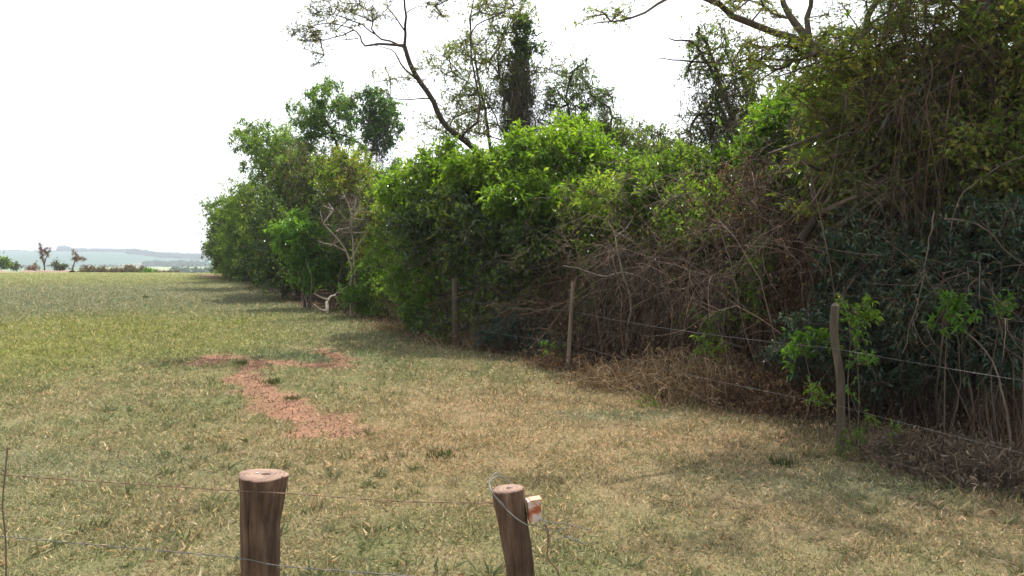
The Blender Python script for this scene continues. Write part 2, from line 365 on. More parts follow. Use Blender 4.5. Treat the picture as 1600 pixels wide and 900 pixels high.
# taller loose tussocks in between
nt_ = 3000; x, y = sample_wedge(nt_, 3.4, 45, 1.45); k = (dirt(x, y) < rng.uniform(.2, .9, nt_)) & (x-edge(y) < .6) & (fbm(x*.5, y*.5, 88) > .42); x, y = x[k], y[k]
nb = 16; cx = np.repeat(x, nb)+rng.normal(size=len(x)*nb)*.035; cy = np.repeat(y, nb)+rng.normal(size=len(x)*nb)*.035; n = len(cx)
hh = np.repeat(rng.uniform(.05, .13, len(x)), nb)*rng.uniform(.5, 1.1, n); d = np.stack([rng.normal(size=n), rng.normal(size=n), rng.uniform(.5, 2.2, n)], 1)
leaves(mb, np.stack([cx, cy, height(cx, cy)-.003], 1), d, rdir(n)+np.array([0, 0, .5]), hh, .0035*(cy/6)**.6, fold=.1, droop=.45, mat=0)
c1 = ground_colour(x, y); dr = rng.uniform(size=len(x)) < .5; c1[dr] = c1[dr]*.5+np.array([.46, .38, .25])*.5; c1[~dr] = c1[~dr]*.5+np.array([.18, .23, .11])*.5
cols.append(np.repeat(np.repeat(c1, nb, 0), 4, 0))
g = mb.build('grass', gr, colour=np.concatenate(cols)); tag(g, 'short dry straw and green grass covering the field', 'grass', kind='stuff')
# crumbs of earth on the bare patches
n = 26000; x = rng.uniform(-9, -1, n); y = rng.uniform(7, 17, n); k = dirt(x, y) > rng.uniform(.15, .9, n); x, y = x[k], y[k]; n = len(x); r_ = .003+.011*rng.uniform(size=n)**3
octa = np.array([[1, 0, 0], [0, 1, 0], [-1, 0, 0], [0, -1, 0], [0, 0, .8], [0, 0, -.8]]); V = np.stack([x, y, height(x, y)-.018+r_*.3], 1)[:, None]+octa[None]*r_[:, None, None]*rng.uniform(.6, 1.4, (n, 6, 1))
fo = np.array([[0, 1, 4], [1, 2, 4], [2, 3, 4], [3, 0, 4], [1, 0, 5], [2, 1, 5], [3, 2, 5], [0, 3, 5]]); mb = MB(); mb.add(V.reshape(-1, 3), (fo[None]+(np.arange(n)*6)[:, None, None]).reshape(-1, 3), 0, False)
g = mb.build('soil_crumbs', barkmat('bare_soil', (.17, .085, .055), (.32, .18, .12), 3, 1, .2, .6)); tag(g, 'crumbs of red earth on the bare patches', 'soil', kind='stuff')
# pale dry leaves lying in the grass
n = 5200; x, y = sample_wedge(n, 3.2, 30, 1.5); kk = rng.uniform(size=n) < (0.25+sstep(-4, 0, x-edge(y))); x, y = x[kk], y[kk]; n = len(x)
mb = MB(); L = rng.uniform(.02, .07, n)
leaves(mb, np.stack([x, y, height(x, y)+rng.uniform(.008, .03, n)], 1), np.stack([rng.normal(size=n), rng.normal(size=n), rng.normal(size=n)*.2], 1), rdir(n)*.5+np.array([0, 0, 1]), L, L*.4, fold=.3, droop=.2, mat=0)
g = mb.build('leaf_litter', M['dead']); tag(g, 'dry brown leaves scattered over the grass and wood edge', 'leaf litter', kind='stuff')

# ------------------------------------------------------------ plants
def Bl(px, py, Y, wpx, hpx, dep, n): return (at(px, py, Y), np.array([wpx/F*Y/2, dep/2, hpx/F*Y/2]), n)
SZ = 1.32; LN = .74
def plant(kind, label, cat, base, trunks, blobs, bark='bark', leaf='mid', r=0.1, rt=0.006, clump=.55, ntw=14, nlf=12, size=.08, asp=.45,
          bias=(0, 0, .25), twr=.004, flat=.0, droop=.12, shell=.35, group=None, names=('trunk', 'crown'), feather=False, leaf2=None, wig=.06, sides=7, curl=.3):
    reseed(label or leaf)
    size *= SZ; nlf = int(round(nlf*LN)) if nlf > 2 else nlf; clump *= .92
    base = np.asarray(base, float); root = empty(kind, base)
    T = MB(); C = MB()
    nodes = []; par = []; fix = []
    for tr in trunks:
        path = tr[0] if len(tr[0]) > 12 else smoothpath(tr[0], .25, wig*.3)
        ra, rb = tr[1], tr[2]
        tube(T, path, ra, rb, sides, 0, .10, power=.8)
        s0 = len(nodes); k = max(1, int(.5/.25)); idx = list(range(0, len(path), k))
        for j, i in enumerate(idx):
            nodes.append(path[i]); par.append(-1 if j == 0 else len(nodes)-2); fix.append(True)
    nodes = list(nodes); start_free = max(0, int(len(nodes)*.25))
    cs = []
    for c, rad, n in blobs:
        q = rdir(n)*(rng.uniform(size=(n, 1))**shell); cs.append(c+q*rad)
    cs = np.concatenate(cs) if cs else np.zeros((0, 3))
    order = np.argsort(np.linalg.norm(cs-nodes[-1], axis=1)) if len(cs) else []
    plen = [0.0]*len(nodes)
    ea, eb = [], []; ends = []
    for i in order:
        c = cs[i]; A = np.array(nodes); dv = c-A; dist = np.linalg.norm(dv, axis=1)
        cost = dist*(1+.7*np.clip(-dv[:, 2]/np.maximum(dist, .1), 0, 1))+.3*np.array(plen)
        cost[:start_free if len(nodes) > start_free else 0] += 3
        j = int(np.argmin(cost)); a = A[j]; Ld = dist[j]; m = max(1, int(Ld/.45))
        ctrl = (a+c)/2+np.array([0, 0, .12*Ld])+rng.normal(size=3)*.10*Ld
        prev = j
        for s in range(1, m+1):
            tt = s/m; q = (1-tt)**2*a+2*tt*(1-tt)*ctrl+tt*tt*c+(rng.normal(size=3)*wig if s < m else 0)
            nodes.append(q); par.append(prev); fix.append(False); plen.append(plen[prev]+Ld/m); prev = len(nodes)-1
        ends.append(prev)
    nn = len(nodes); rad = np.zeros(nn); acc = np.zeros(nn)
    for i in ends: acc[i] += rt**2.2*3
    for i in range(nn-1, -1, -1):
        acc[i] = max(acc[i], rt**2.2)
        if par[i] >= 0: acc[par[i]] += acc[i]
    rad = np.minimum(acc**(1/2.2), r*.75)
    A = np.array(nodes); fr = [i for i in range(nn) if not fix[i] and par[i] >= 0]
    if fr:
        fr = np.array(fr); pa = np.array(par)[fr]
        d = unit(A[fr]-A[pa]); rp = np.where(np.array(fix)[pa], np.minimum(rad[fr]*1.25, r), np.minimum(rad[pa], rad[fr]*1.6))
        frusta(T, A[pa]-d*.01, A[fr]+d*rad[fr][:, None]*.5, rp, rad[fr], 5, 0)
    # twigs and leaves
    if len(cs):
        n = len(cs)*ntw; c = np.repeat(cs, ntw, 0); bias = np.array(bias)
        jl = np.repeat(rng.uniform(.65, 1.3, len(cs)), ntw)
        d = unit(rdir(n)+bias); Lt = rng.uniform(.45, 1.15, n)*clump*jl*np.where(rng.uniform(size=n) < .09, 1.75, 1)
        if flat: d[:, 2] *= (1-flat); d = unit(d)
        K = 4; ts = np.linspace(0, 1, K); side = rdir(n)
        pts = c[:, None]+d[:, None]*(Lt[:, None]*ts)[:, :, None]+side[:, None]*(Lt[:, None]*ts**2*curl)[:, :, None]+np.array([0, 0, -1.])*(Lt[:, None]*ts**2*droop)[:, :, None]
        twigs(C, pts, np.full(n, twr), np.full(n, twr*.35), 0)
        if nlf:
            N2 = n*nlf; ti = np.repeat(np.arange(n), nlf); tt = rng.uniform(.15, 1, N2)*(K-1); k0 = np.minimum(tt.astype(int), K-2); fr_ = (tt-k0)[:, None]
            pos = pts[ti, k0]*(1-fr_)+pts[ti, k0+1]*fr_; td = unit(pts[ti, k0+1]-pts[ti, k0])
            if feather:
                ld = unit(td*.5+unit(rng.normal(size=(N2, 3))*np.array([1, 1, .35]))); nr = rdir(N2)*.35+np.array([0, 0, 1.])
            else:
                ld = unit(td*.6+rdir(N2)+np.array([0, 0, -.15])); nr = rdir(N2)*.75+np.array([0, 0, 1.])
            Ls = size*rng.uniform(.45, 1.4, N2)
            mid = (rng.uniform(size=N2) < .5)
            if leaf2:
                leaves(C, pos[mid], ld[mid], nr[mid], Ls[mid], Ls[mid]*asp, mat=1); leaves(C, pos[~mid], ld[~mid], nr[~mid], Ls[~mid], Ls[~mid]*asp, mat=2)
            else: leaves(C, pos, ld, nr, Ls, Ls*asp, mat=1)
    if T.n: T.build(names[0], M[bark], root, base)
    if C.n:
        ms = [M[bark if bark in ('twig', 'twigred') else 'twig'], M[leaf]]+([M[leaf2]] if leaf2 else [])
        C.build(names[1], ms, root, base)
    tag(root, label, cat, group)
    return root
def stems(base, n, h, spread, r, lean=(0, 0)):
    out = []
    for k in range(n):
        a = rng.uniform(0, 6.28); q = rng.uniform(.3, 1)*spread; b = base+np.array([math.cos(a), math.sin(a), 0])*rng.uniform(0, .25)*min(1, spread)+np.array([0, 0, -.05])
        hh = h*rng.uniform(.7, 1.05); dx = np.array([math.cos(a)*q+lean[0], math.sin(a)*q+lean[1], 0])
        out.append(([b, b+dx*.25+[0, 0, hh*.35], b+dx*.65+rng.normal(size=3)*.08+[0, 0, hh*.7], b+dx+[0, 0, hh]], r*rng.uniform(.7, 1), r*.35))
    return out
def copy_tree(o, loc, rz, s, label=None):
    c = o.copy(); SC.collection.objects.link(c); c.location = [float(q) for q in loc]; c.rotation_euler = (0, 0, rz); c.scale = (s, s, s*rng.uniform(.9, 1.1))
    if label: c['label'] = label
    for ch in list(o.children):
        k = ch.copy(); SC.collection.objects.link(k); k.parent = c
    return c
sh = ('stem', 'foliage')

#FOREST
# ------------------------------------------------------------ the wood, hero plants from far to near
WG = 'trees of the wood edge'; SG = 'shrubs along the wood edge'
def gb(px, Y): return onground(px, Y, -.05)
def up(b, *pts):
    return [b]+[at(*q) for q in pts]
b = gb(352, 80)
plant('tree', 'low rounded tree at the far left end of the wood', 'tree', b, stems(b, 3, 3.5, 1.2, .12), [Bl(352, 392, 80, 56, 80, 5, 60), Bl(375, 365, 80, 60, 100, 5, 60)], leaf='grey', leaf2='mid', size=.22, ntw=12, nlf=9, clump=.9, group=WG)
b = gb(385, 68)
plant('tree', 'second dark green tree from the far end of the wood', 'tree', b, stems(b, 2, 5, 1.0, .16), [Bl(385, 350, 68, 80, 150, 5, 110), Bl(352, 330, 68, 62, 46, 4, 18), Bl(370, 410, 68, 70, 60, 5, 40)], leaf='mid', size=.18, ntw=12, nlf=9, clump=.85, group=WG)
b = gb(425, 55)
plant('tree', 'tall light green tree rising behind the far end of the wood', 'tree', b, [(up(b, (420, 380, 55), (412, 300, 55), (408, 235, 55)), .22, .06)], [Bl(415, 240, 55, 92, 100, 5, 95), Bl(385, 215, 55, 55, 50, 3, 22), Bl(425, 330, 55, 120, 130, 6, 120), Bl(450, 245, 54, 100, 90, 4, 60), Bl(348, 330, 55, 50, 36, 2, 9)], leaf='bright', leaf2='mid', size=.14, ntw=12, nlf=10, clump=.65, group=WG)
b = gb(520, 47)
plant('tree', 'tallest round-topped tree on the left of the wood', 'tree', b, [(up(b, (515, 360, 47), (535, 270, 47), (520, 210, 47), (500, 170, 47)), .22, .05), (up(b, (540, 330, 47), (572, 245, 47), (545, 215, 47), (500, 205, 47)), .14, .04)], [Bl(505, 175, 47, 105, 95, 4, 90), Bl(470, 255, 47, 90, 90, 4, 50), Bl(530, 250, 47, 100, 90, 4, 34), Bl(480, 205, 47, 70, 60, 3, 20)], leaf='mid', leaf2='green', bark='barkdark', size=.13, ntw=12, nlf=10, clump=.6, group=WG)
b = gb(590, 45)
plant('tree', 'tree with a dark mushroom-shaped crown right of the tallest one', 'tree', b, [(up(b, (578, 350, 45), (572, 280, 45), (585, 220, 45), (580, 180, 45)), .2, .06)], [Bl(582, 165, 45, 95, 50, 4, 45), Bl(588, 200, 45, 55, 90, 3, 45), Bl(612, 190, 45, 45, 60, 3, 14), Bl(590, 265, 45, 90, 50, 4, 12)], leaf='dark', leaf2='green', bark='barkdark', size=.13, ntw=12, nlf=10, clump=.55, bias=(0, 0, -.2), group=WG)
b = gb(465, 40)
plant('tree', 'leafy tree draped with brown creepers in front of the tallest one', 'tree', b, stems(b, 2, 5.5, 1.0, .14), [Bl(470, 300, 40, 100, 140, 4, 90), Bl(430, 330, 40, 90, 120, 4, 60), Bl(520, 320, 40, 80, 120, 3, 50)], leaf='mid', leaf2='grey', size=.12, ntw=13, nlf=9, clump=.6, group=WG)
b = gb(442, 37)
plant('tree', 'dark green dense tree with foliage down to the field', 'tree', b, stems(b, 3, 3, .9, .11), [Bl(425, 370, 37, 90, 130, 4, 90), Bl(440, 425, 37, 80, 66, 4, 45), Bl(400, 415, 39, 60, 60, 3, 30)], leaf='mid', leaf2='dark', size=.11, ntw=13, nlf=10, clump=.55, group=WG)
b = gb(478, 31)
plant('tree', 'small bright green tree bulging out over the field edge', 'tree', b, stems(b, 2, 1.9, .5, .07), [Bl(470, 375, 31, 88, 84, 2.2, 85), Bl(510, 400, 31, 80, 90, 2.2, 40), Bl(490, 430, 31, 70, 50, 2, 18)], leaf='green', size=.10, ntw=13, nlf=11, clump=.42, group=WG)
b = gb(560, 33)
plant('tree', 'olive green tree behind the pale forked trunk', 'tree', b, stems(b, 2, 4, .8, .10), [Bl(540, 270, 33, 90, 80, 3, 60), Bl(560, 310, 32, 110, 110, 3, 80), Bl(610, 330, 31, 90, 130, 3, 60)], leaf='olive', leaf2='bright', size=.10, ntw=13, nlf=9, clump=.5, droop=.2, group=WG)
# forked pale dead trees
b = gb(548, 26.4)
plant('dead_tree', 'pale grey forked dead tree with bare crooked limbs', 'dead tree', b,
      [(up(b, (547, 460, 26.4), (548, 430, 26.4), (547, 405, 26.4), (530, 378, 26.4), (505, 350, 26.2)), .045, .016),
       (up(b+[.12, .1, 0], (555, 450, 26.4), (552, 400, 26.4), (550, 350, 26.4), (545, 320, 26.4), (535, 300, 26.4))  , .045, .014),
       ([at(549, 405, 26.4), at(560, 385, 26.3), at(575, 362, 26.2)], .032, .014), ([at(540, 392, 26.4), at(520, 383, 26.3), at(496, 376, 26.2)], .03, .01),
       ([at(548, 355, 26.4), at(552, 330, 26.4), at(556, 310, 26.4)], .04, .02)],
      [Bl(535, 345, 26.4, 120, 90, 2, 60)], bark='barkpale', leaf='dead', nlf=0, ntw=8, clump=.7, r=.035, rt=.005, names=('trunk', 'twigs'))

b = gb(604, 27)
plant('tree', 'slim straight dark trunk with small light leaves right of the dead tree', 'tree', b, [(up(b, (604, 450, 27), (603, 400, 27), (606, 350, 27)), .085, .04)], [Bl(605, 350, 27, 90, 90, 2, 40), Bl(590, 400, 27, 80, 70, 2, 22)], leaf='mid', leaf2='olive', size=.09, ntw=10, nlf=9, clump=.42, group=WG)
b = gb(585, 26)
plant('shrub', 'loose light green shrub at the foot of the slim trunk', 'shrub', b, stems(b, 5, 1.4, .8, .02), [Bl(585, 450, 25.5, 90, 90, 1.6, 40), Bl(620, 465, 25, 70, 80, 1.5, 34), Bl(560, 470, 26, 60, 40, 1, 14)], leaf='mid', leaf2='green', size=.085, ntw=11, nlf=9, clump=.35, names=sh, group=SG)
b = gb(660, 21)
plant('shrub', 'broad mid green shrub spilling down to the grass', 'shrub', b, stems(b, 6, 2.2, 1.0, .03), [Bl(670, 450, 19.6, 120, 150, 1.4, 52), Bl(630, 390, 21, 110, 110, 2, 36)], leaf='mid', leaf2='green', size=.075, ntw=12, nlf=9, clump=.38, names=sh, group=SG)
b = gb(700, 18.6)
plant('shrub', 'low leafy shrub reaching furthest onto the grass by the leaning fence post', 'shrub', b, stems(b, 7, 1.0, .7, .018), [Bl(690, 520, 18.1, 90, 60, .8, 34), Bl(750, 510, 18.2, 90, 80, 1.0, 36), Bl(660, 500, 19.5, 60, 60, 1, 18)], leaf='mid', leaf2='dark', size=.065, ntw=11, nlf=8, clump=.28, names=sh, group=SG)
b = gb(690, 21.5)
plant('tree', 'glossy dark-leaved round tree in the middle of the wood edge', 'tree', b, stems(b, 3, 3.2, .8, .09), [Bl(700, 355, 19.5, 190, 140, 2.4, 130), Bl(760, 360, 18.7, 170, 150, 2.4, 110)], leaf='dark', leaf2='mid', bark='barkdark', size=.095, ntw=13, nlf=10, clump=.42, group=WG)
b = gb(670, 23)
plant('tree', 'bright green tree filling the left shoulder of the middle clump', 'tree', b, stems(b, 3, 3.6, 1.0, .08), [Bl(665, 285, 20, 130, 70, 2.2, 60), Bl(690, 245, 20.4, 70, 50, 1.6, 18), Bl(750, 275, 19.2, 120, 80, 2.2, 60), Bl(620, 300, 22, 100, 70, 2, 34)], leaf='bright', size=.095, ntw=13, nlf=10, clump=.42, group=WG)
b = gb(850, 20)
plant('tree', 'brightest lime green tree forming the top of the middle clump', 'tree', b, stems(b, 4, 3.8, 1.2, .09), [Bl(870, 255, 19, 200, 100, 3, 125), Bl(900, 212, 20, 90, 56, 2, 28), Bl(820, 225, 19.6, 60, 50, 1.6, 14), Bl(960, 290, 18.5, 130, 90, 2.5, 75), Bl(840, 310, 18, 180, 90, 2.4, 95)], leaf='bright', size=.095, ntw=13, nlf=10, clump=.42, group=WG)
b = gb(820, 18.8)
plant('tree', 'dark green small tree under the lime green top', 'tree', b, stems(b, 4, 1.9, .8, .05), [Bl(800, 440, 18, 190, 110, 2, 85), Bl(850, 380, 17.6, 150, 90, 2, 60), Bl(780, 500, 17.5, 120, 70, 1.4, 32)], leaf='dark', leaf2='mid', bark='barkdark', size=.085, ntw=12, nlf=9, clump=.4, group=WG)
b = gb(840, 16.2)
plant('shrub', 'bluish low shrub in the shade under the middle clump', 'shrub', b, stems(b, 5, .8, .8, .015), [Bl(800, 520, 16.3, 130, 60, 1.2, 30), Bl(850, 540, 15.6, 70, 50, .8, 14)], leaf='blue', size=.07, ntw=10, nlf=8, clump=.3, names=sh, group=SG)

# the leaning feathery tree
b = gb(800, 23)
lean = [b, at(790, 420, 22.6), at(775, 300, 22), at(745, 236, 21.5), at(712, 212, 21.2), at(690, 188, 21), at(678, 160, 20.8), at(655, 125, 20.6), at(640, 100, 20.4), at(632, 72, 20.3)]
lb = [(lean, .17, .052),
 ([at(634, 74, 20.3), at(620, 70, 20.2), at(590, 68, 20), at(570, 72, 19.8), at(562, 55, 19.7), at(550, 46, 19.6), at(520, 36, 19.4), at(490, 40, 19.2)], 0.0408, 0.0082),
 ([at(632, 72, 20.3), at(634, 40, 20.2), at(635, 12, 20.1), at(628, -15, 20), at(620, -60, 20)], 0.0408, 0.0136),
 ([at(632, 70, 20.3), at(610, 66, 20.2), at(585, 55, 20), at(582, 35, 19.9), at(580, 18, 19.8), at(560, 8, 19.6), at(545, -10, 19.5)], 0.0306, 0.0068),
 ([at(585, 53, 20), at(565, 40, 19.8), at(540, 28, 19.6), at(520, 22, 19.4), at(500, 18, 19.2)], 0.0204, 0.0054),
 ([at(552, 47, 19.6), at(535, 55, 19.4), at(505, 62, 19.2), at(475, 62, 19), at(455, 58, 18.9)], 0.0190, 0.0048),
 ([at(560, 60, 19.7), at(530, 62, 19.5), at(500, 62, 19.3)], 0.0136, 0.0041),
 ([at(660, 132, 20.6), at(644, 118, 20.5), at(625, 100, 20.3), at(618, 82, 20.2), at(605, 75, 20.1), at(580, 70, 20)], 0.0340, 0.0082),
 ([at(634, 50, 20.2), at(622, 30, 20.3), at(606, 12, 20.4), at(604, -10, 20.5), at(600, -40, 20.5)], 0.0238, 0.0082),
 ([at(635, 20, 20.1), at(650, 10, 20), at(665, 12, 20), at(680, 10, 20)], 0.0136, 0.0041),
 ([at(672, 154, 20.8), at(640, 155, 20.6), at(610, 152, 20.5), at(585, 128, 20.4)], 0.0204, 0.0054),
 ([at(720, 215, 21.2), at(745, 190, 21), at(750, 160, 20.9), at(740, 110, 20.9), at(735, 60, 21), at(745, 40, 21), at(790, 18, 21.2), at(830, -10, 21.4)], 0.0340, 0.0082),
 ([at(742, 120, 20.9), at(765, 105, 21), at(800, 120, 21.2)], 0.0136, 0.0048)]
plant('tree', 'thin crooked tree leaning left high above the wood with sparse feathery foliage', 'tree', b, lb,
      [Bl(480, 55, 19.2, 60, 24, 1.6, 12), Bl(520, 25, 19.5, 80, 50, 2, 18), Bl(580, 8, 19.8, 90, 40, 2, 14), Bl(505, 90, 19.4, 36, 24, 1, 3), Bl(600, 120, 20.3, 50, 40, 1.4, 5), Bl(715, 200, 21.3, 90, 60, 1.6, 14), Bl(640, 125, 20.6, 60, 50, 1.5, 6), Bl(680, 5, 20.2, 90, 40, 2, 10), Bl(630, -40, 20, 180, 50, 3, 14), Bl(780, 5, 21.2, 90, 40, 2, 8)],
      bark='barkdark', leaf='olive', leaf2='grey', size=.075, asp=.26, ntw=9, nlf=8, clump=.42, r=.045, rt=.005, feather=True, flat=.5, wig=.05)
# trees with slender stems behind the clump
b = gb(775, 26)
st = [(up(b, (772, 330, 25), (762, 200, 25), (745, 110, 25), (735, 30, 25), (750, -30, 25)), .10, .018), (up(b+[.2, 0, 0], (790, 330, 25), (800, 200, 25), (782, 120, 25), (755, 90, 25), (720, 60, 25)), .09, .015), (up(b, (780, 320, 25), (790, 220, 25), (745, 140, 25), (715, 120, 25), (700, 100, 25)), .06, .012)]
plant('tree', 'slender many-stemmed tree with thin yellow-green foliage above the clump', 'tree', b, st,
      [Bl(770, 60, 25, 110, 130, 3, 60), Bl(725, 120, 25, 90, 120, 3, 36), Bl(700, 90, 25, 80, 60, 2, 16), Bl(745, 180, 24.5, 100, 80, 3, 46), Bl(790, 130, 25, 60, 120, 2, 24), Bl(860, 130, 25.5, 70, 120, 2, 12), Bl(790, 10, 25, 110, 60, 3, 22), Bl(690, 200, 24, 70, 50, 2, 12)], leaf='olive', leaf2='mid', bark='bark', size=.07, asp=.42, ntw=9, nlf=8, clump=.55, rt=.005, group=WG)
b = gb(812, 24.5)
plant('tree', 'upright trunk thickly wrapped in dark creepers above the clump', 'tree', b, [(up(b, (812, 330, 24.5), (810, 200, 24.5), (816, 130, 24.5), (812, 70, 24.5), (800, 40, 24.5)), .16, .05)],
      [Bl(812, 110, 24.5, 40, 110, 1.2, 34), Bl(828, 75, 24.5, 36, 50, 1, 10), Bl(806, 170, 24.5, 50, 80, 1.2, 20), Bl(800, 40, 24.5, 60, 40, 1, 7)], leaf='mid', leaf2='dark', bark='barkdark', size=.10, ntw=12, nlf=9, clump=.34, group=WG)
b = gb(905, 26)
plant('tree', 'small domed tree of tangled dark twigs above the clump', 'tree', b, [(up(b, (900, 330, 25), (893, 200, 25), (885, 150, 25), (898, 110, 25), (912, 100, 25)), .07, .03), ([at(893, 200, 25), at(915, 170, 25), at(935, 155, 25), at(950, 145, 25)], .045, .02)],
      [Bl(905, 150, 25, 112, 120, 2.2, 95), Bl(950, 195, 25, 60, 50, 2, 20), Bl(860, 190, 25, 50, 60, 2, 16)], leaf='grey', leaf2='green', bark='barkdark', size=.07, ntw=15, nlf=4, clump=.45, bias=(0, 0, -.4), droop=.5, group=WG)
b = gb(1010, 25)
plant('tree', 'low grey-green tree in the dip between the clump and the tall right trees', 'tree', b, stems(b, 3, 4, 1, .09), [Bl(1010, 240, 24, 130, 80, 3, 60), Bl(1060, 260, 22, 130, 90, 3, 60), Bl(960, 210, 25, 60, 50, 2, 16)], leaf='grey', leaf2='mid', size=.085, ntw=13, nlf=8, clump=.5, group=WG)
b = gb(1135, 17)
plant('tree', 'vine-draped tree standing against the sky right of the dip', 'tree', b, [(up(b, (1140, 330, 16.5), (1150, 220, 16), (1125, 130, 16), (1105, 70, 16), (1090, 50, 16)), .13, .03), ([at(1135, 160, 16), at(1110, 105, 16), at(1085, 70, 16), at(1065, 62, 16), at(1045, 60, 16)], .05, .012), ([at(1120, 100, 16), at(1080, 95, 16), at(1050, 92, 16), at(1025, 92, 16)], .03, .008)],
      [Bl(1110, 80, 16, 80, 110, 2, 34), Bl(1125, 170, 16, 90, 110, 2, 46), Bl(1160, 110, 16, 70, 100, 2, 26), Bl(1085, 200, 16.2, 50, 60, 1.5, 12)], leaf='grey', leaf2='mid', bark='barkdark', size=.06, ntw=11, nlf=6, clump=.38, bias=(0, 0, -.3), droop=.4, group=WG)
b = gb(1070, 15.5)
plant('tree', 'bright leafy tree half hidden behind brown arching twigs', 'tree', b, stems(b, 3, 2.6, .8, .07), [Bl(1060, 285, 14.4, 170, 90, 2, 85), Bl(980, 315, 15, 140, 80, 2, 62), Bl(1110, 340, 13.6, 130, 80, 1.6, 40)], leaf='bright', leaf2='mid', size=.08, ntw=12, nlf=9, clump=.38, group=WG)
b = gb(1260, 14)
plant('tree', 'fresh green tree glowing in the sun below the diagonal limb', 'tree', b, stems(b, 3, 4, .9, .09), [Bl(1235, 205, 13, 130, 90, 2, 75), Bl(1300, 190, 13, 120, 110, 2, 60), Bl(1190, 240, 13.5, 110, 80, 2, 45), Bl(1280, 300, 13, 150, 120, 2, 60)], leaf='green', leaf2='bright', size=.07, ntw=12, nlf=9, clump=.36, group=WG)
# large tree on the right
b = gb(1480, 11.5)
limb = [(up(b, (1485, 420, 11.3), (1470, 300, 11.2), (1440, 220, 11), (1400, 170, 11), (1360, 120, 11)), .17, .08),
 ([at(1445, 225, 11), at(1400, 180, 10.8), at(1330, 115, 10.6), at(1270, 75, 10.5), at(1210, 50, 10.4), at(1150, 25, 10.3), at(1095, -5, 10.2), at(1040, -40, 10)], .07, .03),
 ([at(1100, -2, 10.2), at(1060, -12, 10.1), at(1030, 8, 10), at(990, 28, 9.9), at(955, 32, 9.8), at(925, 38, 9.7)], .028, .006),
 ([at(1270, 75, 10.5), at(1245, 35, 10.5), at(1225, 5, 10.5), at(1215, -30, 10.5)], .06, .03),
 ([at(1265, 72, 10.5), at(1262, 30, 10.5), at(1268, -10, 10.5), at(1275, -40, 10.5)], .045, .02),
 ([at(1230, 28, 10.5), at(1195, 12, 10.4), at(1170, 0, 10.3), at(1145, 4, 10.2)], .022, .007),
 ([at(1400, 180, 10.8), at(1330, 190, 10.4), at(1270, 215, 10.2), at(1200, 240, 10)], .05, .012),
 ([at(1360, 125, 11), at(1350, 60, 11), at(1370, 0, 11), at(1380, -60, 11)], .07, .03),
 ([at(1440, 215, 11), at(1480, 140, 11), at(1500, 60, 11), at(1510, -40, 11)], .09, .04)]
plant('tree', 'big tree at the right with a pale diagonal limb and feathery olive foliage', 'tree', b, limb,
      [Bl(1390, 50, 10.6, 230, 130, 2.6, 95), Bl(1300, 110, 10.4, 190, 90, 2, 50), Bl(1200, 95, 10.2, 120, 60, 1.5, 20), Bl(1330, 170, 10.2, 180, 60, 1.8, 30), Bl(1470, 130, 10.6, 180, 150, 2.4, 60), Bl(1180, 10, 10.3, 130, 40, 1.2, 10), Bl(950, 22, 9.8, 60, 24, .6, 4), Bl(1500, -40, 11, 300, 160, 3, 80), Bl(1420, -180, 11, 460, 220, 4, 75), Bl(1250, -260, 10.6, 300, 160, 3, 34)],
      bark='bark', leaf='olive', leaf2='mid', size=.055, asp=.28, ntw=12, nlf=8, clump=.36, rt=.005, feather=True, flat=.35)
b = gb(1560, 9.6)
plant('tree', 'tall dark tree filling the right edge of the view', 'tree', b, [(up(b, (1570, 400, 9.4), (1560, 200, 9.4), (1545, 50, 9.4), (1540, -80, 9.4)), .14, .07)],
      [Bl(1560, 90, 9.4, 180, 180, 2, 66), Bl(1550, 240, 9.2, 180, 160, 2, 66), Bl(1450, 250, 10, 200, 160, 2, 50), Bl(1640, 100, 9.2, 160, 300, 2, 60), Bl(1590, 10, 9.4, 100, 100, 1.4, 30), Bl(1620, -200, 9.4, 400, 300, 3, 70)], leaf='mid', leaf2='olive', bark='barkdark', size=.055, ntw=12, nlf=8, clump=.34, group=WG)
b = gb(1540, 8.8)
plant('shrub', 'tall blue-green shrub in deep shade at the lower right', 'shrub', b, stems(b, 7, 2.2, .9, .025), [Bl(1560, 400, 8.7, 190, 190, 1.6, 110), Bl(1460, 470, 8.9, 190, 170, 1.6, 110), Bl(1560, 540, 8.4, 170, 130, 1.2, 56)], leaf='blue', leaf2='dark', bark='barkdark', size=.052, asp=.38, ntw=11, nlf=9, clump=.3, names=sh, droop=.3, group=SG)
b = gb(1370, 9.6)
plant('shrub', 'dark green shrub behind the right fence post', 'shrub', b, stems(b, 6, 2.0, .9, .022), [Bl(1370, 420, 9.6, 180, 190, 1.5, 100), Bl(1300, 540, 9.5, 170, 120, 1.2, 62), Bl(1400, 570, 9.2, 140, 110, 1, 40)], leaf='blue', leaf2='dark', bark='barkdark', size=.05, ntw=11, nlf=9, clump=.3, names=sh, group=SG)
b = gb(1400, 11)
plant('tree', 'dull olive tree tangled with brown twigs right of centre', 'tree', b, stems(b, 3, 3.2, .8, .07), [Bl(1380, 260, 11, 200, 160, 2, 85), Bl(1290, 330, 11.5, 160, 130, 2, 56), Bl(1460, 350, 10.6, 160, 140, 2, 60)], leaf='mid', leaf2='grey', bark='twig', size=.055, ntw=15, nlf=6, clump=.4, group=WG)
b = gb(1190, 11.3)
plant('shrub', 'thin-leaved shrub in the middle of the brown thicket', 'shrub', b, stems(b, 5, 2.0, .6, .02), [Bl(1190, 440, 11.3, 110, 170, 1, 34), Bl(1120, 520, 11.4, 90, 80, .8, 12)], leaf='mid', leaf2='green', bark='twig', size=.055, ntw=9, nlf=5, clump=.3, names=sh, group=SG)

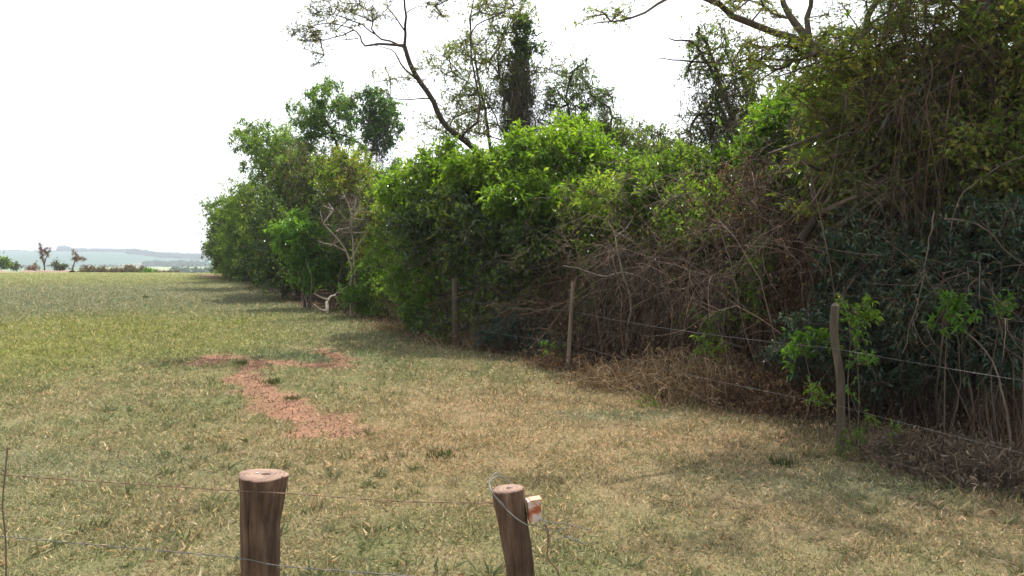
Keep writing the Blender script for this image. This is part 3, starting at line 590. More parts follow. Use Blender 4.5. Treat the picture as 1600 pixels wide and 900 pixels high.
b = gb(1150, 12.6)
plant('shrub', 'loose light green shrub woven through the brown thicket', 'shrub', b, stems(b, 4, 2.6, .8, .02), [Bl(1120, 330, 12.3, 180, 110, 1.4, 40), Bl(1210, 350, 12, 150, 140, 1.2, 34), Bl(1060, 370, 12.8, 110, 70, 1, 16), Bl(1250, 270, 11.8, 130, 90, 1, 24)], leaf='mid', leaf2='bright', bark='twig', size=.06, ntw=10, nlf=7, clump=.34, names=sh, group=SG)
b = gb(1330, 10.4)
plant('shrub', 'olive shrub climbing through the tangle above the right fence post', 'shrub', b, stems(b, 4, 2.8, .8, .02), [Bl(1330, 300, 10.2, 190, 150, 1.2, 44), Bl(1430, 320, 9.8, 170, 120, 1, 34), Bl(1350, 220, 10.2, 160, 90, 1, 26)], leaf='olive', leaf2='mid', bark='twig', size=.055, ntw=10, nlf=7, clump=.3, names=sh, group=SG)
# bare arching thickets
def thicket(label, px, Y, n, hpx, wpx, r=.008, lean=(-.6, -.3), bark='twig', fine=5, arch=1.0, hmin=.5):
    reseed(label); base = gb(px, Y); root = empty('thicket', base); S = MB(); Tw = MB(); K = 7
    wid = wpx/F*Y/2; hh = hpx/F*Y
    b0 = base+np.stack([rng.normal(size=n)*wid*.45, rng.normal(size=n)*.5, np.zeros(n)], 1)
    h = hh*rng.uniform(hmin, 1.05, n); a = rng.normal(size=(n, 2))*np.array([wid*.55, .5])+np.array(lean)*rng.uniform(0, 1.4, (n, 1))
    a = np.clip(a, -1.5*wid-.2, 1.2*wid)
    ts = np.linspace(0, 1, K)
    ax = rng.uniform(.9, 1.7, n)*arch
    z = h[:, None]*np.sin(np.minimum(ts[None]*(1+ax[:, None]*.55), 2.4)*1.15)
    pts = np.stack([b0[:, 0:1]+a[:, 0:1]*ts**1.4, b0[:, 1:2]+a[:, 1:2]*ts**1.4, b0[:, 2:3]+z], -1)+np.cumsum(rng.normal(size=(n, K, 3)), 1)*.075*(ts[None, :, None] > .1)
    twigs(S, pts, r*rng.uniform(.6, 1.5, n), np.full(n, r*.3), 0, 4)
    m = n*fine; ti = rng.integers(0, n, m); tt = rng.uniform(.2, 1, m)*(K-1); k0 = np.minimum(tt.astype(int), K-2); f = (tt-k0)[:, None]
    p0 = pts[ti, k0]*(1-f)+pts[ti, k0+1]*f; d = unit(unit(pts[ti, k0+1]-pts[ti, k0])+rdir(m)*.9); L = rng.uniform(.25, .9, m)
    t4 = np.linspace(0, 1, 5); q = p0[:, None]+d[:, None]*(L[:, None]*t4)[:, :, None]+rdir(m)[:, None]*(L[:, None]*t4**2*.6)[:, :, None]-np.array([0, 0, 1.])*(L[:, None]*t4**2*.3)[:, :, None]
    twigs(Tw, q, np.full(m, r*.45), np.full(m, r*.15), 0)
    m3 = m*2; ti = rng.integers(0, m, m3); kk = rng.integers(1, 5, m3); p0 = q[ti, kk]; d = unit(rdir(m3)+[0, 0, -.2]); L = rng.uniform(.08, .35, m3)
    t3 = np.linspace(0, 1, 3); q3 = p0[:, None]+d[:, None]*(L[:, None]*t3)[:, :, None]-np.array([0, 0, 1.])*(L[:, None]*t3**2*.3)[:, :, None]
    twigs(Tw, q3, np.full(m3, r*.25), np.full(m3, r*.12), 0)
    nl = m//2; ti = rng.integers(0, m, nl); leaves(Tw, q[ti, 3], rdir(nl), rdir(nl)+[0, 0, .5], .045*rng.uniform(.6, 1.2, nl), .02, mat=1)
    S.build('stem', M[bark], root, base); Tw.build('twigs', [M[bark], M['dead']], root, base)
    return tag(root, label, 'thicket', 'bare brown thickets')
thicket('brown thicket of long bare twigs arching left over the bright tree', 1210, 12.6, 62, 350, 300, .009, (-1.3, -.3), fine=11, arch=1.4)
thicket('tall tangle of brown creepers beside the tall right trees', 1290, 11.6, 60, 400, 260, .010, (-1.0, -.4), fine=11, arch=1.3)
thicket('reddish brown tangle of dead stems under the arching twigs', 1110, 13.6, 70, 230, 260, .010, (-.2, -.2), 'twigred', 8)
thicket('shaded tangle of thin stems behind the leaning fence post', 960, 16.0, 80, 150, 260, .011, (-.2, -.1), 'twigred', 7)
thicket('dense brown creeper tangle high on the right', 1430, 10.5, 55, 500, 260, .009, (-.7, -.3), fine=11, hmin=.6, arch=1.3)
thicket('dusty brown spray of dead twigs arching left in front of the thicket', 1230, 11.4, 26, 330, 300, .008, (-1.3, -.2), 'twigpale', fine=16, arch=1.4)
thicket('dusty twig tangle filling the space above the right fence post', 1380, 10.1, 32, 380, 260, .007, (-.9, -.2), 'twigpale', fine=16, arch=1.3)
thicket('bright dead twigs in the shaded hollow right of the middle clump', 1040, 13.6, 12, 200, 200, .008, (-.5, -.2), 'twigpale', fine=14)
thicket('small pale leafless bush around the crooked dead stem', 975, 14.1, 16, 190, 120, .010, (-.1, -.2), 'bark', fine=14)
thicket('fine leafless twig tangle high at the upper right', 1500, 10.0, 60, 640, 300, .007, (-.8, -.3), 'twigred', fine=12, hmin=.7, arch=1.2)
thicket('dead stems standing between the dark shrub and the right edge', 1520, 8.6, 34, 330, 200, .009, (-.2, -.2), fine=5)
thicket('brown twigs hanging among the olive crowns left of the clump', 600, 30, 70, 190, 150, .016, (0, -.2), fine=6)
thicket('grey tangle of stems under the glossy dark tree', 780, 18.6, 80, 170, 200, .012, (0, -.1), 'twig', 6)

# creeper curtains on the trees
def creeper(label, px, py, Y, wpx, hpx, n, leaf='dead', bark='twig', size=.06, dep=.8, nlf=5):
    reseed(label); c = at(px, py-hpx/2, Y); root = empty('creeper', c); C = MB(); St = MB()
    wid = wpx/F*Y/2; hh = hpx/F*Y; K = 6; ts = np.linspace(0, 1, K)
    p0 = c+np.stack([rng.normal(size=n)*wid*.5, rng.normal(size=n)*dep*.5, rng.uniform(-hh*.75, 0, n)], 1)
    L = hh*rng.uniform(.2, .6, n); pts = p0[:, None]+np.cumsum(rng.normal(size=(n, K, 3))*.07, 1)*np.array([1, 1, .5]); pts[:, :, 2] -= L[:, None]*ts
    twigs(St, pts, np.full(n, .008), np.full(n, .003), 0)
    m = n*6; ti = rng.integers(0, n, m); kk = rng.integers(0, K, m); q0 = pts[ti, kk]; d = unit(rdir(m)+[0, 0, -.5]); Lq = rng.uniform(.12, .45, m); t4 = np.linspace(0, 1, 4)
    q = q0[:, None]+d[:, None]*(Lq[:, None]*t4)[:, :, None]-np.array([0, 0, 1.])*(Lq[:, None]*t4**2*.4)[:, :, None]
    twigs(C, q, np.full(m, .004), np.full(m, .002), 0)
    ml = n*nlf*3; ti = rng.integers(0, m, ml); kk = rng.integers(0, 4, ml); leaves(C, q[ti, kk], rdir(ml), rdir(ml)+[0, 0, .3], size*rng.uniform(.6, 1.2, ml), size*.45, mat=1)
    St.build('stem', M[bark], root, c); C.build('foliage', [M[bark], M[leaf]], root, c)
    return tag(root, label, 'creeper', 'creepers hanging in the trees')
creeper('dark creeper column hanging down the wrapped trunk', 810, 155, 24.4, 56, 140, 330, 'grey', 'twig', .06)
creeper('dark creeper curtain hanging from the mushroom-shaped crown', 588, 215, 44.5, 40, 130, 110, 'dark', 'twig', .10)
creeper('brown creeper hanging in the leafy tree left of the tallest one', 470, 265, 39.4, 70, 110, 90, 'dead', 'twig', .09)
creeper('brownish creeper over the olive tree crown', 545, 290, 31.6, 50, 80, 80, 'dead', 'twig', .07)
creeper('thin hanging creeper stems on the tree against the sky', 1130, 175, 15.8, 90, 150, 120, 'grey', 'twig', .05)
creeper('dead creeper mass over the thicket below the fresh green tree', 1200, 300, 12, 240, 120, 170, 'dead', 'twigred', .05, 1.2)
creeper('dusty dead creeper draped high at the upper right', 1450, 230, 10, 220, 200, 110, 'grey', 'twig', .045, 1.2, 3)
creeper('brown creeper strands hanging down the front of the thicket', 1240, 430, 11, 90, 200, 120, 'dead', 'twigred', .045, .6)

# trunks and stems seen against the dark inside
def stick(name, label, cat, ctrl, r0, r1, bark='bark', group=None, br=()):
    root_o = np.asarray(ctrl[0], float); S = MB(); tube(S, smoothpath(ctrl, .1, .006), r0, r1, 7, 0, .1, True)
    for c, a, b_ in br: tube(S, smoothpath(c, .08, .006), a, b_, 6, 0, .1, True)
    o = S.build(name, M[bark], None, root_o); return tag(o, label, cat, group)
ST = 'bare trunks in the shade of the wood'
stick('slender_tree', 'pale crooked dead stem catching the sun left of the brown thicket', 'dead tree', [gb(982, 14), at(980, 520, 14), at(986, 470, 14), at(972, 425, 14), at(966, 395, 14), at(958, 360, 14), at(950, 345, 14)], .028, .010, 'barkpale', None,
      [([at(966, 395, 14), at(945, 385, 13.9), at(925, 380, 13.8)], .02, .008), ([at(962, 370, 14), at(980, 355, 14), at(990, 340, 14)], .02, .007), ([at(972, 425, 14), at(1000, 432, 13.9), at(1020, 445, 13.8), at(1050, 452, 13.6), at(1090, 465, 13.4)], .018, .006), ([at(972, 425, 14), at(940, 432, 14), at(905, 420, 14), at(880, 415, 14)], .02, .007)])
stick('slender_tree', 'curved grey stem rising right of the pale dead one', 'dead tree', [gb(1010, 14.6), at(1012, 500, 14.6), at(1005, 440, 14.6), at(1020, 400, 14.6), at(1060, 390, 14.4)], .06, .03, 'bark', None, [([at(1005, 440, 14.6), at(985, 400, 14.5), at(960, 375, 14.4)], .03, .01)])
stick('slender_tree', 'thick dark trunk inside the wood below the middle clump', 'tree', [gb(835, 19), at(832, 450, 19), at(838, 380, 19), at(830, 320, 19)], .12, .09, 'barkdark')
stick('slender_tree', 'slim dark trunk beside the thick one inside the wood', 'tree', [gb(870, 18.5), at(862, 460, 18.5), at(872, 400, 18.5)], .06, .04, 'barkdark')
stick('slender_tree', 'leaning dark trunk deep behind the leaning post', 'tree', [gb(940, 19), at(925, 470, 19), at(900, 400, 19), at(880, 340, 19)], .08, .05, 'barkdark')
stick('slender_tree', 'grey twin stem at the foot of the bright green bulging tree', 'tree', [gb(476, 31.4), at(477, 440, 31.4), at(474, 410, 31.4)], .06, .04, 'barkpale')
stick('woody_vine', 'pale bare vine slanting down through the dark right foliage', 'vine', [at(1460, 330, 8.5), at(1448, 400, 8.4), at(1440, 450, 8.3), at(1425, 500, 8.2), at(1410, 553, 8.1)], 0.0078, 0.0042, 'bark', None, [([at(1445, 425, 8.35), at(1475, 490, 8.2), at(1480, 560, 8.1)], .006, .003)])
stick('woody_vine', 'grey woody vine slanting down from the upper right crown', 'vine', [at(1455, 95, 9.6), at(1455, 130, 9.5), at(1445, 160, 9.5), at(1425, 195, 9.4)], 0.0132, 0.0048, 'bark')
stick('woody_vine', 'long thin woody vine crossing the right edge of the view', 'vine', [at(1620, 235, 8.4), at(1560, 262, 8.5), at(1520, 290, 8.6), at(1498, 310, 8.6), at(1485, 360, 8.6), at(1486, 420, 8.6)], 0.0096, 0.0048, 'bark')
stick('woody_vine', 'pale thin vine running down to the right above the blue-green shrub', 'vine', [at(1475, 342, 8.2), at(1510, 346, 8.1), at(1545, 362, 8), at(1580, 398, 7.9), at(1620, 425, 7.8)], 0.0084, 0.0042, 'bark')
stick('dead_sapling', 'short pale vertical stem in the shade right of the fence post', 'dead sapling', [gb(1490, 8.1), at(1500, 600, 8), at(1498, 560, 8), at(1494, 500, 8)], 0.0066, 0.0036, 'bark')
stick('dead_sapling', 'curved dead stem at the lower right corner of the wood', 'dead sapling', [gb(1590, 7.2), at(1575, 660, 7.2), at(1560, 590, 7.3), at(1540, 545, 7.4), at(1510, 520, 7.5)], .014, .006, 'bark')
stick('fallen_branch', 'white bleached forked branch lying at the field edge', 'fallen branch', [onground(510, 27, .03), at(512, 470, 27.4), at(522, 462, 27.7), at(530, 472, 28), at(535, 480, 28.2)], .065, .03, 'barkpale', None,
      [([at(512, 468, 27.4), at(500, 464, 27.3), at(490, 458, 27.2)], .04, .015), ([at(510, 486, 27), at(500, 484, 26.9), at(490, 476, 26.8)], .05, .03), ([at(522, 462, 27.7), at(528, 455, 27.9)], .03, .015)])
stick('dead_sapling', 'short white broken stub in the leaves of the bright green tree', 'dead sapling', [gb(484, 29), at(487, 440, 29), at(483, 418, 29), at(477, 405, 29)], .028, .018, 'bark')

# deeper rows of the wood
protos = []
for i, (lf, l2, h) in enumerate([('mid', 'dark', 5.2), ('dark', 'mid', 4.8), ('grey', 'mid', 5.4), ('bright', 'mid', 5.0), ('mid', 'bright', 4.5)]):
    b = np.array([0., 0, 0]); 
    o = plant('tree', '', 'tree', b, stems(b, 3, h*.6, .9, .08), [(np.array([0, 0, h*.70]), np.array([1.7, 1.7, h*.28]), 90), (np.array([.3, -.3, h*.42]), np.array([1.7, 1.7, h*.26]), 55), (np.array([-.3, -.4, h*.18]), np.array([1.3, 1.3, h*.13]), 22)], leaf=lf, leaf2=l2, bark='barkdark', size=.13, ntw=12, nlf=8, clump=.6)
    protos.append(o)
used = set(); LB = ['dense mid green tree standing inside the wood behind its edge', 'dark tree standing inside the wood behind its edge', 'dull grey-green tree standing inside the wood behind its edge', 'fresh green tree standing inside the wood behind its edge', 'low bushy tree standing inside the wood behind its edge']
GRP = ['mid green trees inside the wood', 'dark trees inside the wood', 'dull trees inside the wood', 'fresh green trees inside the wood', 'low bushy trees inside the wood']
spots = []
for row, (off, st) in enumerate(((3.0, 2.6), (5.2, 3.0), (9, 3.6), (14, 4.5))):
    yy = 4.5+row*2
    while yy < 92:
        spots.append((edge(yy)+off*1.0+rng.uniform(-.5, .5), yy+off*.25+rng.uniform(-.6, .6), row)); yy += st*(1+yy/60)
nfill = 0
for (x, y, row) in spots:
    if y < 4: continue
    px = 800+x/y*F
    if px > 1950: continue
    i = int(rng.integers(0, 5)); d = y
    # silhouette of the wood in the photograph limits the height of the inner trees
    top = np.interp(px, [325, 370, 420, 540, 640, 690, 760, 1000, 1080, 1180, 1260, 1400, 1700], [400, 300, 250, 300, 262, 262, 230, 262, 255, 190, 100, 20, -100])
    h = 1.9+(405-top)/F*d
    h = min(h, 11 if px > 1200 else 9); 
    if h < 2: continue
    s = h/5.6
    if i in used: o = copy_tree(protos[i], (x, y, gz(x, y)-.05), rng.uniform(0, 6.28), s)
    else: o = protos[i]; used.add(i); o.location = (x, y, gz(x, y)-.05); o.scale = (s, s, s)
    zone = ['behind the far left end of the edge', 'behind the tallest left tree', 'behind the pale forked tree', 'behind the glossy dark tree', 'behind the lime green tree', 'behind the low dip', 'behind the brown thicket', 'behind the big right tree', 'beyond the right edge of the view'][int(np.searchsorted([400, 520, 640, 780, 940, 1080, 1260, 1600], px))]
    o['label'] = ['mid green', 'dark', 'dull grey-green', 'fresh green', 'low bushy'][i]+' tree '+['nearest', 'second row', 'third row', 'deepest'][row]+' '+zone; o['group'] = 'inner trees of the wood'; nfill += 1
ORD = ['first', 'second', 'third', 'fourth', 'fifth', 'sixth', 'seventh', 'eighth', 'ninth', 'tenth', 'eleventh', 'twelfth', 'thirteenth', 'fourteenth', 'fifteenth', 'sixteenth', 'seventeenth']
same = {}
for o in SC.objects:
    if o.get('group') == 'inner trees of the wood': same.setdefault(o['label'], []).append(o)
for l, v in same.items():
    if len(v) > 1:
        for k, o in enumerate(sorted(v, key=lambda q: q.location.x/q.location.y)): o['label'] = l+', '+ORD[k]+' from the left'
print('filler trees', nfill, 'spots', len(spots))

# ------------------------------------------------------------ growth along the fence
def sapling(label, px, py, Y, hpx, n, leaf='bright', size=.07, wpx=60):
    x0 = (px-800)/F*Y; b = np.array([x0, Y, gz(x0, Y)-.02]); c = at(px, py, Y)
    return plant('sapling', label, 'sapling', b, [([b, b*.5+c*.5+rng.normal(size=3)*.04, c], .008, .004)], [Bl(px, py, Y, wpx, hpx, .3, n)], leaf=leaf, bark='twig', size=size*.66, asp=.42, ntw=6, nlf=8, clump=.14, r=.006, rt=.002, twr=.0018, names=sh, wig=.01, sides=5, group='light green saplings by the fence')
sapling('light green sapling leafing beside the top of the right fence post', 1335, 485, 7.9, 70, 7)
sapling('climbing light green sprig low beside the right fence post', 1340, 570, 7.8, 120, 6, 'green', .06, 40)
sapling('yellow-green sprig left of the foot of the right fence post', 1285, 612, 8.2, 30, 4, 'bright', .06, 60)
sapling('largest bright sprig standing out against the dark shrub', 1482, 490, 7.7, 80, 9, 'green', .085, 60)
sapling('small bright sprig at the right edge of the dark shrub', 1570, 480, 7.6, 30, 4, 'green', .07, 40)
sapling('leafy sapling reaching left of the right fence post', 1255, 540, 8.9, 60, 10, 'green', .085, 100)
sapling('yellow-green sprig on top of the heap of dry brush', 1108, 540, 10.6, 30, 5, 'bright', .07, 70)
sapling('upright sprig of fresh leaves in the brown thicket', 1190, 420, 10.8, 50, 7, 'bright', .07, 40)
sapling('middle sprig of fresh leaves lower in the brown thicket', 1180, 470, 10.8, 60, 6, 'bright', .06, 50)
sapling('tiny green weed at the edge of the grass below the brush heap', 1010, 632, 10.2, 12, 2, 'bright', .06, 30)
sapling('low green weed under the leaning fence post', 858, 548, 14, 30, 5, 'green', .07, 50)
sapling('bushy green weed at the foot of the right fence post', 1360, 690, 7.4, 70, 9, 'mid', .05, 90)
# heaps of dry brush
def brush(label, px, Y, n, wpx, h, mat='straw', lf='dead'):
    reseed(label); c = onground(px, Y); root = empty('brush_heap', c); S = MB(); K = 6; ts = np.linspace(0, 1, K); wid = wpx/F*Y/2
    p0 = c+np.stack([rng.normal(size=n)*wid*.5, rng.normal(size=n)*.35, np.zeros(n)], 1); az = rng.uniform(0, 6.28, n); L = rng.uniform(.3, 1.1, n)*h*1.6; e = rng.uniform(.2, 1.3, n)
    hd = np.stack([np.cos(az), np.sin(az), np.zeros(n)], 1)
    pts = p0[:, None]+hd[:, None]*(L*np.cos(e))[:, None, None]*ts[None, :, None]**1.2+rng.normal(size=(n, K, 3))*.015
    pts[:, :, 2] += (L*np.sin(e))[:, None]*np.sin(ts*2.3)[None]*.8
    twigs(S, pts, rng.uniform(.002, .005, n), np.full(n, .0012), 0)
    m = n*6; ti = rng.integers(0, n, m); kk = rng.integers(0, K, m); leaves(S, pts[ti, kk], rdir(m), rdir(m)+[0, 0, .5], rng.uniform(.03, .09, m), rng.uniform(.004, .011, m), mat=1, droop=.4)
    o = S.build('brush_heap', [M[mat], M[lf]], None, c); bpy.data.objects.remove(root)
    return tag(o, label, 'dry brush', 'heaps of dry brush')
brush('large straw-coloured heap of dry brush in the sun below the thicket', 1085, 11.0, 1000, 170, .55)
brush('low scatter of dry brush left of the large heap', 975, 12.0, 500, 160, .34, 'straw')
brush('brown dry stalks fringing the wood right of the large heap', 1195, 10.1, 600, 140, .45, 'twigred')
brush('shaded dry grass clump right of the right fence post', 1455, 7.2, 420, 170, .26, 'twig', 'litter')
brush('dry twigs heaped at the far lower right', 1580, 6.7, 300, 130, .28, 'twig', 'litter')
brush('brown leafy scatter under the leaning post', 880, 13.9, 350, 110, .28, 'twigred')
brush('dry grass fringe in front of the shaded middle clump', 760, 17.3, 350, 170, .3, 'straw')
brush('thin dry fringe near the spilling shrub', 620, 21.5, 300, 130, .3, 'straw')
# shaded undergrowth in the wood, nobody could count it
mb = MB(); n = 42000
y = rng.uniform(4, 30, n); e = rng.uniform(0, 1, n)**1.3*6; x = edge(y)+.2+e; K = 4; ts = np.linspace(0, 1, K)
hh = rng.uniform(.1, .9, n)*(1+.5*(y > 10)); d = rng.normal(size=(n, 3))*.45; d[:, 2] = 1
pts = np.stack([x, y, height(x, y)], 1)[:, None]+unit(d)[:, None]*(hh[:, None]*ts)[:, :, None]+rdir(n)[:, None]*(ts**2)[None, :, None]*.15
twigs(mb, pts[::6], np.full(len(pts[::6]), .005), np.full(len(pts[::6]), .002), 0)
leaves(mb, pts[:, 2], rdir(n), rdir(n)+[0, 0, .8], rng.uniform(.035, .075, n)*np.where(y < 9.5, .6, 1), rng.uniform(.012, .028, n)*np.where(y < 9.5, .6, 1), mat=np.int64(1))
o = mb.build('undergrowth', [M['twigred'], M['litter']]); tag(o, 'brown leaf-strewn undergrowth in the shade of the wood', 'undergrowth', kind='stuff')
# rough tufts of grass
tg = 'rough tufts of grass in the field'
mb = MB(); n = 90; K = 1
tp = [(905, 186), (1080, 172)]
for (px, py, hh, lab) in [(228, 466, .22, 'dark tuft of weeds far out in the field'), (378, 568, .12, 'dark tuft at the upper left of the bare red soil'), (425, 600, .14, 'green tuft growing in the middle of the bare red soil'), (456, 624, .10, 'small tuft on the lower tongue of bare red soil'), (1225, 730, .12, 'shaded tuft of grass left of the right fence post'), (690, 715, .12, 'bluish tuft in the dry grass in front of the gate post')]:
    c = G(px, py); c[2] = gz(c[0], c[1]); nb = 70; mb = MB()
    p0 = c+np.stack([rng.normal(size=nb)*.06, rng.normal(size=nb)*.06, np.zeros(nb)], 1); dd = rng.normal(size=(nb, 3))*.5; dd[:, 2] = 1
    leaves(mb, p0, dd, rdir(nb), rng.uniform(.4, 1.1, nb)*hh*.8, .006*(1+c[1]/15), droop=.3, mat=0)
    o = mb.build('grass_tuft', M['grey'], None, c); tag(o, lab, 'grass tuft', tg)

# ------------------------------------------------------------ far fence along the wood
pm = barkmat('fence_post_wood', (.04, .032, .022), (.13, .105, .072), 14, .10, .5)
wm = plain('wire_steel', (.15, .145, .14), .55, .4); rm = plain('wire_rusty', (.20, .12, .08), .7, .3)
FP = [(1313, 715, 478, 5.5, .040, 8, 'crooked grey fence post with a round top at the right'), (886, 580, 440, 3.6, .038, -10, 'leaning pale fence post in front of the dark wood'), (711, 541, 436, 3.6, .065, 0, 'reddish short fence post between the green shrubs')]
tops = []
for i, (px, py, ty, wpx, r, ln, lab) in enumerate(FP):
    c = G(px, py); c[2] = gz(c[0], c[1]); t_ = at(px-ln, ty, c[1]); c0 = c-np.array([0, 0, .3])
    mb = MB(); P = smoothpath([c0, c+(t_-c)*.15+[.01, 0, 0], c+(t_-c)*.5+np.array([.025 if i == 0 else .005, 0, 0]), c+(t_-c)*.8+[-.02 if i == 0 else 0, 0, 0], t_], .08)
    tube(mb, P, r*1.05, r*.95, 12, 0, .06, True)
    if i == 0:
        tube(mb, [t_, t_+[0, 0, .015], t_+[0, 0, .03]], r*.95, r*.3, 12, 0, .03, True)
    o = mb.build('fence_post', pm if i != 1 else barkmat('pale_lit_post_wood', (.09, .068, .048), (.27, .21, .15), 14, .10, .5), None, c); tag(o, lab, 'fence post', 'wooden fence posts along the wood')  # leaning post gets a paler wood copy, its sunlit look put into the colour
    tops.append((c, t_))
    for hw in (1.03, .52):
        pass
c4 = np.array([-4.1, 28.5, 0]); t4 = c4+[0, 0, 1.4]; tops.append((c4, t4))
cr = np.array([5.35, 2.2, 0]); tops.insert(0, (cr, cr+[0, 0, 1.45]))
mb = MB(); tube(mb, [cr-[0, 0, .3], cr+[0, 0, .6], cr+[.02, 0, 1.45]], .06, .055, 12, 0, .06, True)
o = mb.build('fence_post', pm, None, cr); tag(o, 'wooden fence post beyond the right edge of the view', 'fence post', 'wooden fence posts along the wood')
mb = MB(); tube(mb, [c4-[0, 0, .3], c4+[0, 0, .6], t4], .06, .055, 12, 0, .06, True)
o = mb.build('fence_post', pm, None, c4); tag(o, 'grey fence post farthest along the wood beside the light green shrub', 'fence post', 'wooden fence posts along the wood')
def onpost(pt, h):
    c, t_ = pt; f = h/(t_[2]-c[2]); return c+(t_-c)*f
for hgt, lab in ((1.04, 'upper steel fence wire along the wood'), (.5, 'lower steel fence wire along the wood')):
    mb = MB(); P = []
    pts = [onpost(q, hgt)+np.array([-.05, -.03, 0]) for q in tops]
    for a, b in zip(pts[:-1], pts[1:]):
        tt = np.linspace(0, 1, 24, endpoint=False)[:, None]; q = a*(1-tt)+b*tt; q[:, 2] -= (4*tt*(1-tt)*.05)[:, 0]; P.append(q)
    P = np.concatenate(P+[pts[-1][None]]); tube(mb, P, .0014, .0020, 5, 0)
    for s in range(3, len(P)-1, 3):
        a = P[s]; dd = unit(P[s+1]-P[s]); k = rdir(1)[0]; k = unit(k-dd*np.dot(k, dd)); tube(mb, [a-k*.014, a, a+k*.014], .0015, .0015, 4, 0)
    o = mb.build('fence_wire', wm, None, P[0]); tag(o, lab, 'fence wire', 'fence wires along the wood')

# ------------------------------------------------------------ near fence and gate post
sm, t = newmat('post_bark'); N = t.nodes; Lk = t.links
tc = N.new('ShaderNodeTexCoord'); mp = N.new('ShaderNodeMapping'); mp.inputs['Scale'].default_value = (1, 1, .07)
Lk.new(tc.outputs['Object'], mp.inputs[0])
n1 = N.new('ShaderNodeTexNoise'); n1.inputs['Scale'].default_value = 38; n1.inputs['Detail'].default_value = 8; n1.inputs['Roughness'].default_value = .7; Lk.new(mp.outputs[0], n1.inputs['Vector'])
n2 = N.new('ShaderNodeTexNoise'); n2.inputs['Scale'].default_value = 7; n2.inputs['Detail'].default_value = 5; Lk.new(tc.outputs['Object'], n2.inputs['Vector'])
r1 = ramp(t, [(.3, (.040, .026, .018)), (.5, (.105, .068, .048)), (.72, (.20, .15, .12))]); Lk.new(n1.outputs['Fac'], r1.inputs[0])
r2 = ramp(t, [(.35, (.6, .55, .5)), (.65, (1.35, 1.2, 1.1))]); Lk.new(n2.outputs['Fac'], r2.inputs[0])
mm = N.new('ShaderNodeMix'); mm.data_type = 'RGBA'; mm.blend_type = 'MULTIPLY'; mm.inputs[0].default_value = 1
Lk.new(r1.outputs[0], mm.inputs[6]); Lk.new(r2.outputs[0], mm.inputs[7])
p = N.new('ShaderNodeBsdfPrincipled'); p.inputs['Roughness'].default_value = .8; p.inputs['Specular IOR Level'].default_value = .3; Lk.new(mm.outputs[2], p.inputs['Base Color'])
bu = N.new('ShaderNodeBump'); bu.inputs['Strength'].default_value = .8; bu.inputs['Distance'].default_value = .006; Lk.new(n1.outputs['Fac'], bu.inputs['Height']); Lk.new(bu.outputs[0], p.inputs['Normal'])
o = N.new('ShaderNodeOutputMaterial'); Lk.new(p.outputs[0], o.inputs['Surface'])
em, t = newmat('post_end_grain'); N = t.nodes; Lk = t.links
tc = N.new('ShaderNodeTexCoord'); wv = N.new('ShaderNodeTexWave'); wv.wave_type = 'RINGS'; wv.rings_direction = 'Z'; wv.inputs['Scale'].default_value = 22; wv.inputs['Distortion'].default_value = 2.5; wv.inputs['Detail'].default_value = 3
n1 = N.new('ShaderNodeTexNoise'); n1.inputs['Scale'].default_value = 30; n1.inputs['Detail'].default_value = 6
Lk.new(tc.outputs['Object'], wv.inputs['Vector']); Lk.new(tc.outputs['Object'], n1.inputs['Vector'])
r1 = ramp(t, [(0, (.18, .11, .075)), (1, (.255, .165, .12))]); Lk.new(wv.outputs['Fac'], r1.inputs[0])
r2 = ramp(t, [(.3, (.62, .58, .55)), (.6, (1.1, 1.1, 1.1))]); Lk.new(n1.outputs['Fac'], r2.inputs[0])
mm = N.new('ShaderNodeMix'); mm.data_type = 'RGBA'; mm.blend_type = 'MULTIPLY'; mm.inputs[0].default_value = 1
Lk.new(r1.outputs[0], mm.inputs[6]); Lk.new(r2.outputs[0], mm.inputs[7])
p = N.new('ShaderNodeBsdfPrincipled'); p.inputs['Roughness'].default_value = .85; Lk.new(mm.outputs[2], p.inputs['Base Color'])
o = N.new('ShaderNodeOutputMaterial'); Lk.new(p.outputs[0], o.inputs['Surface'])
knot = plain('dark_crack', (.03, .02, .015), .9); nail = plain('nail_steel', (.75, .74, .72), .3, .9)
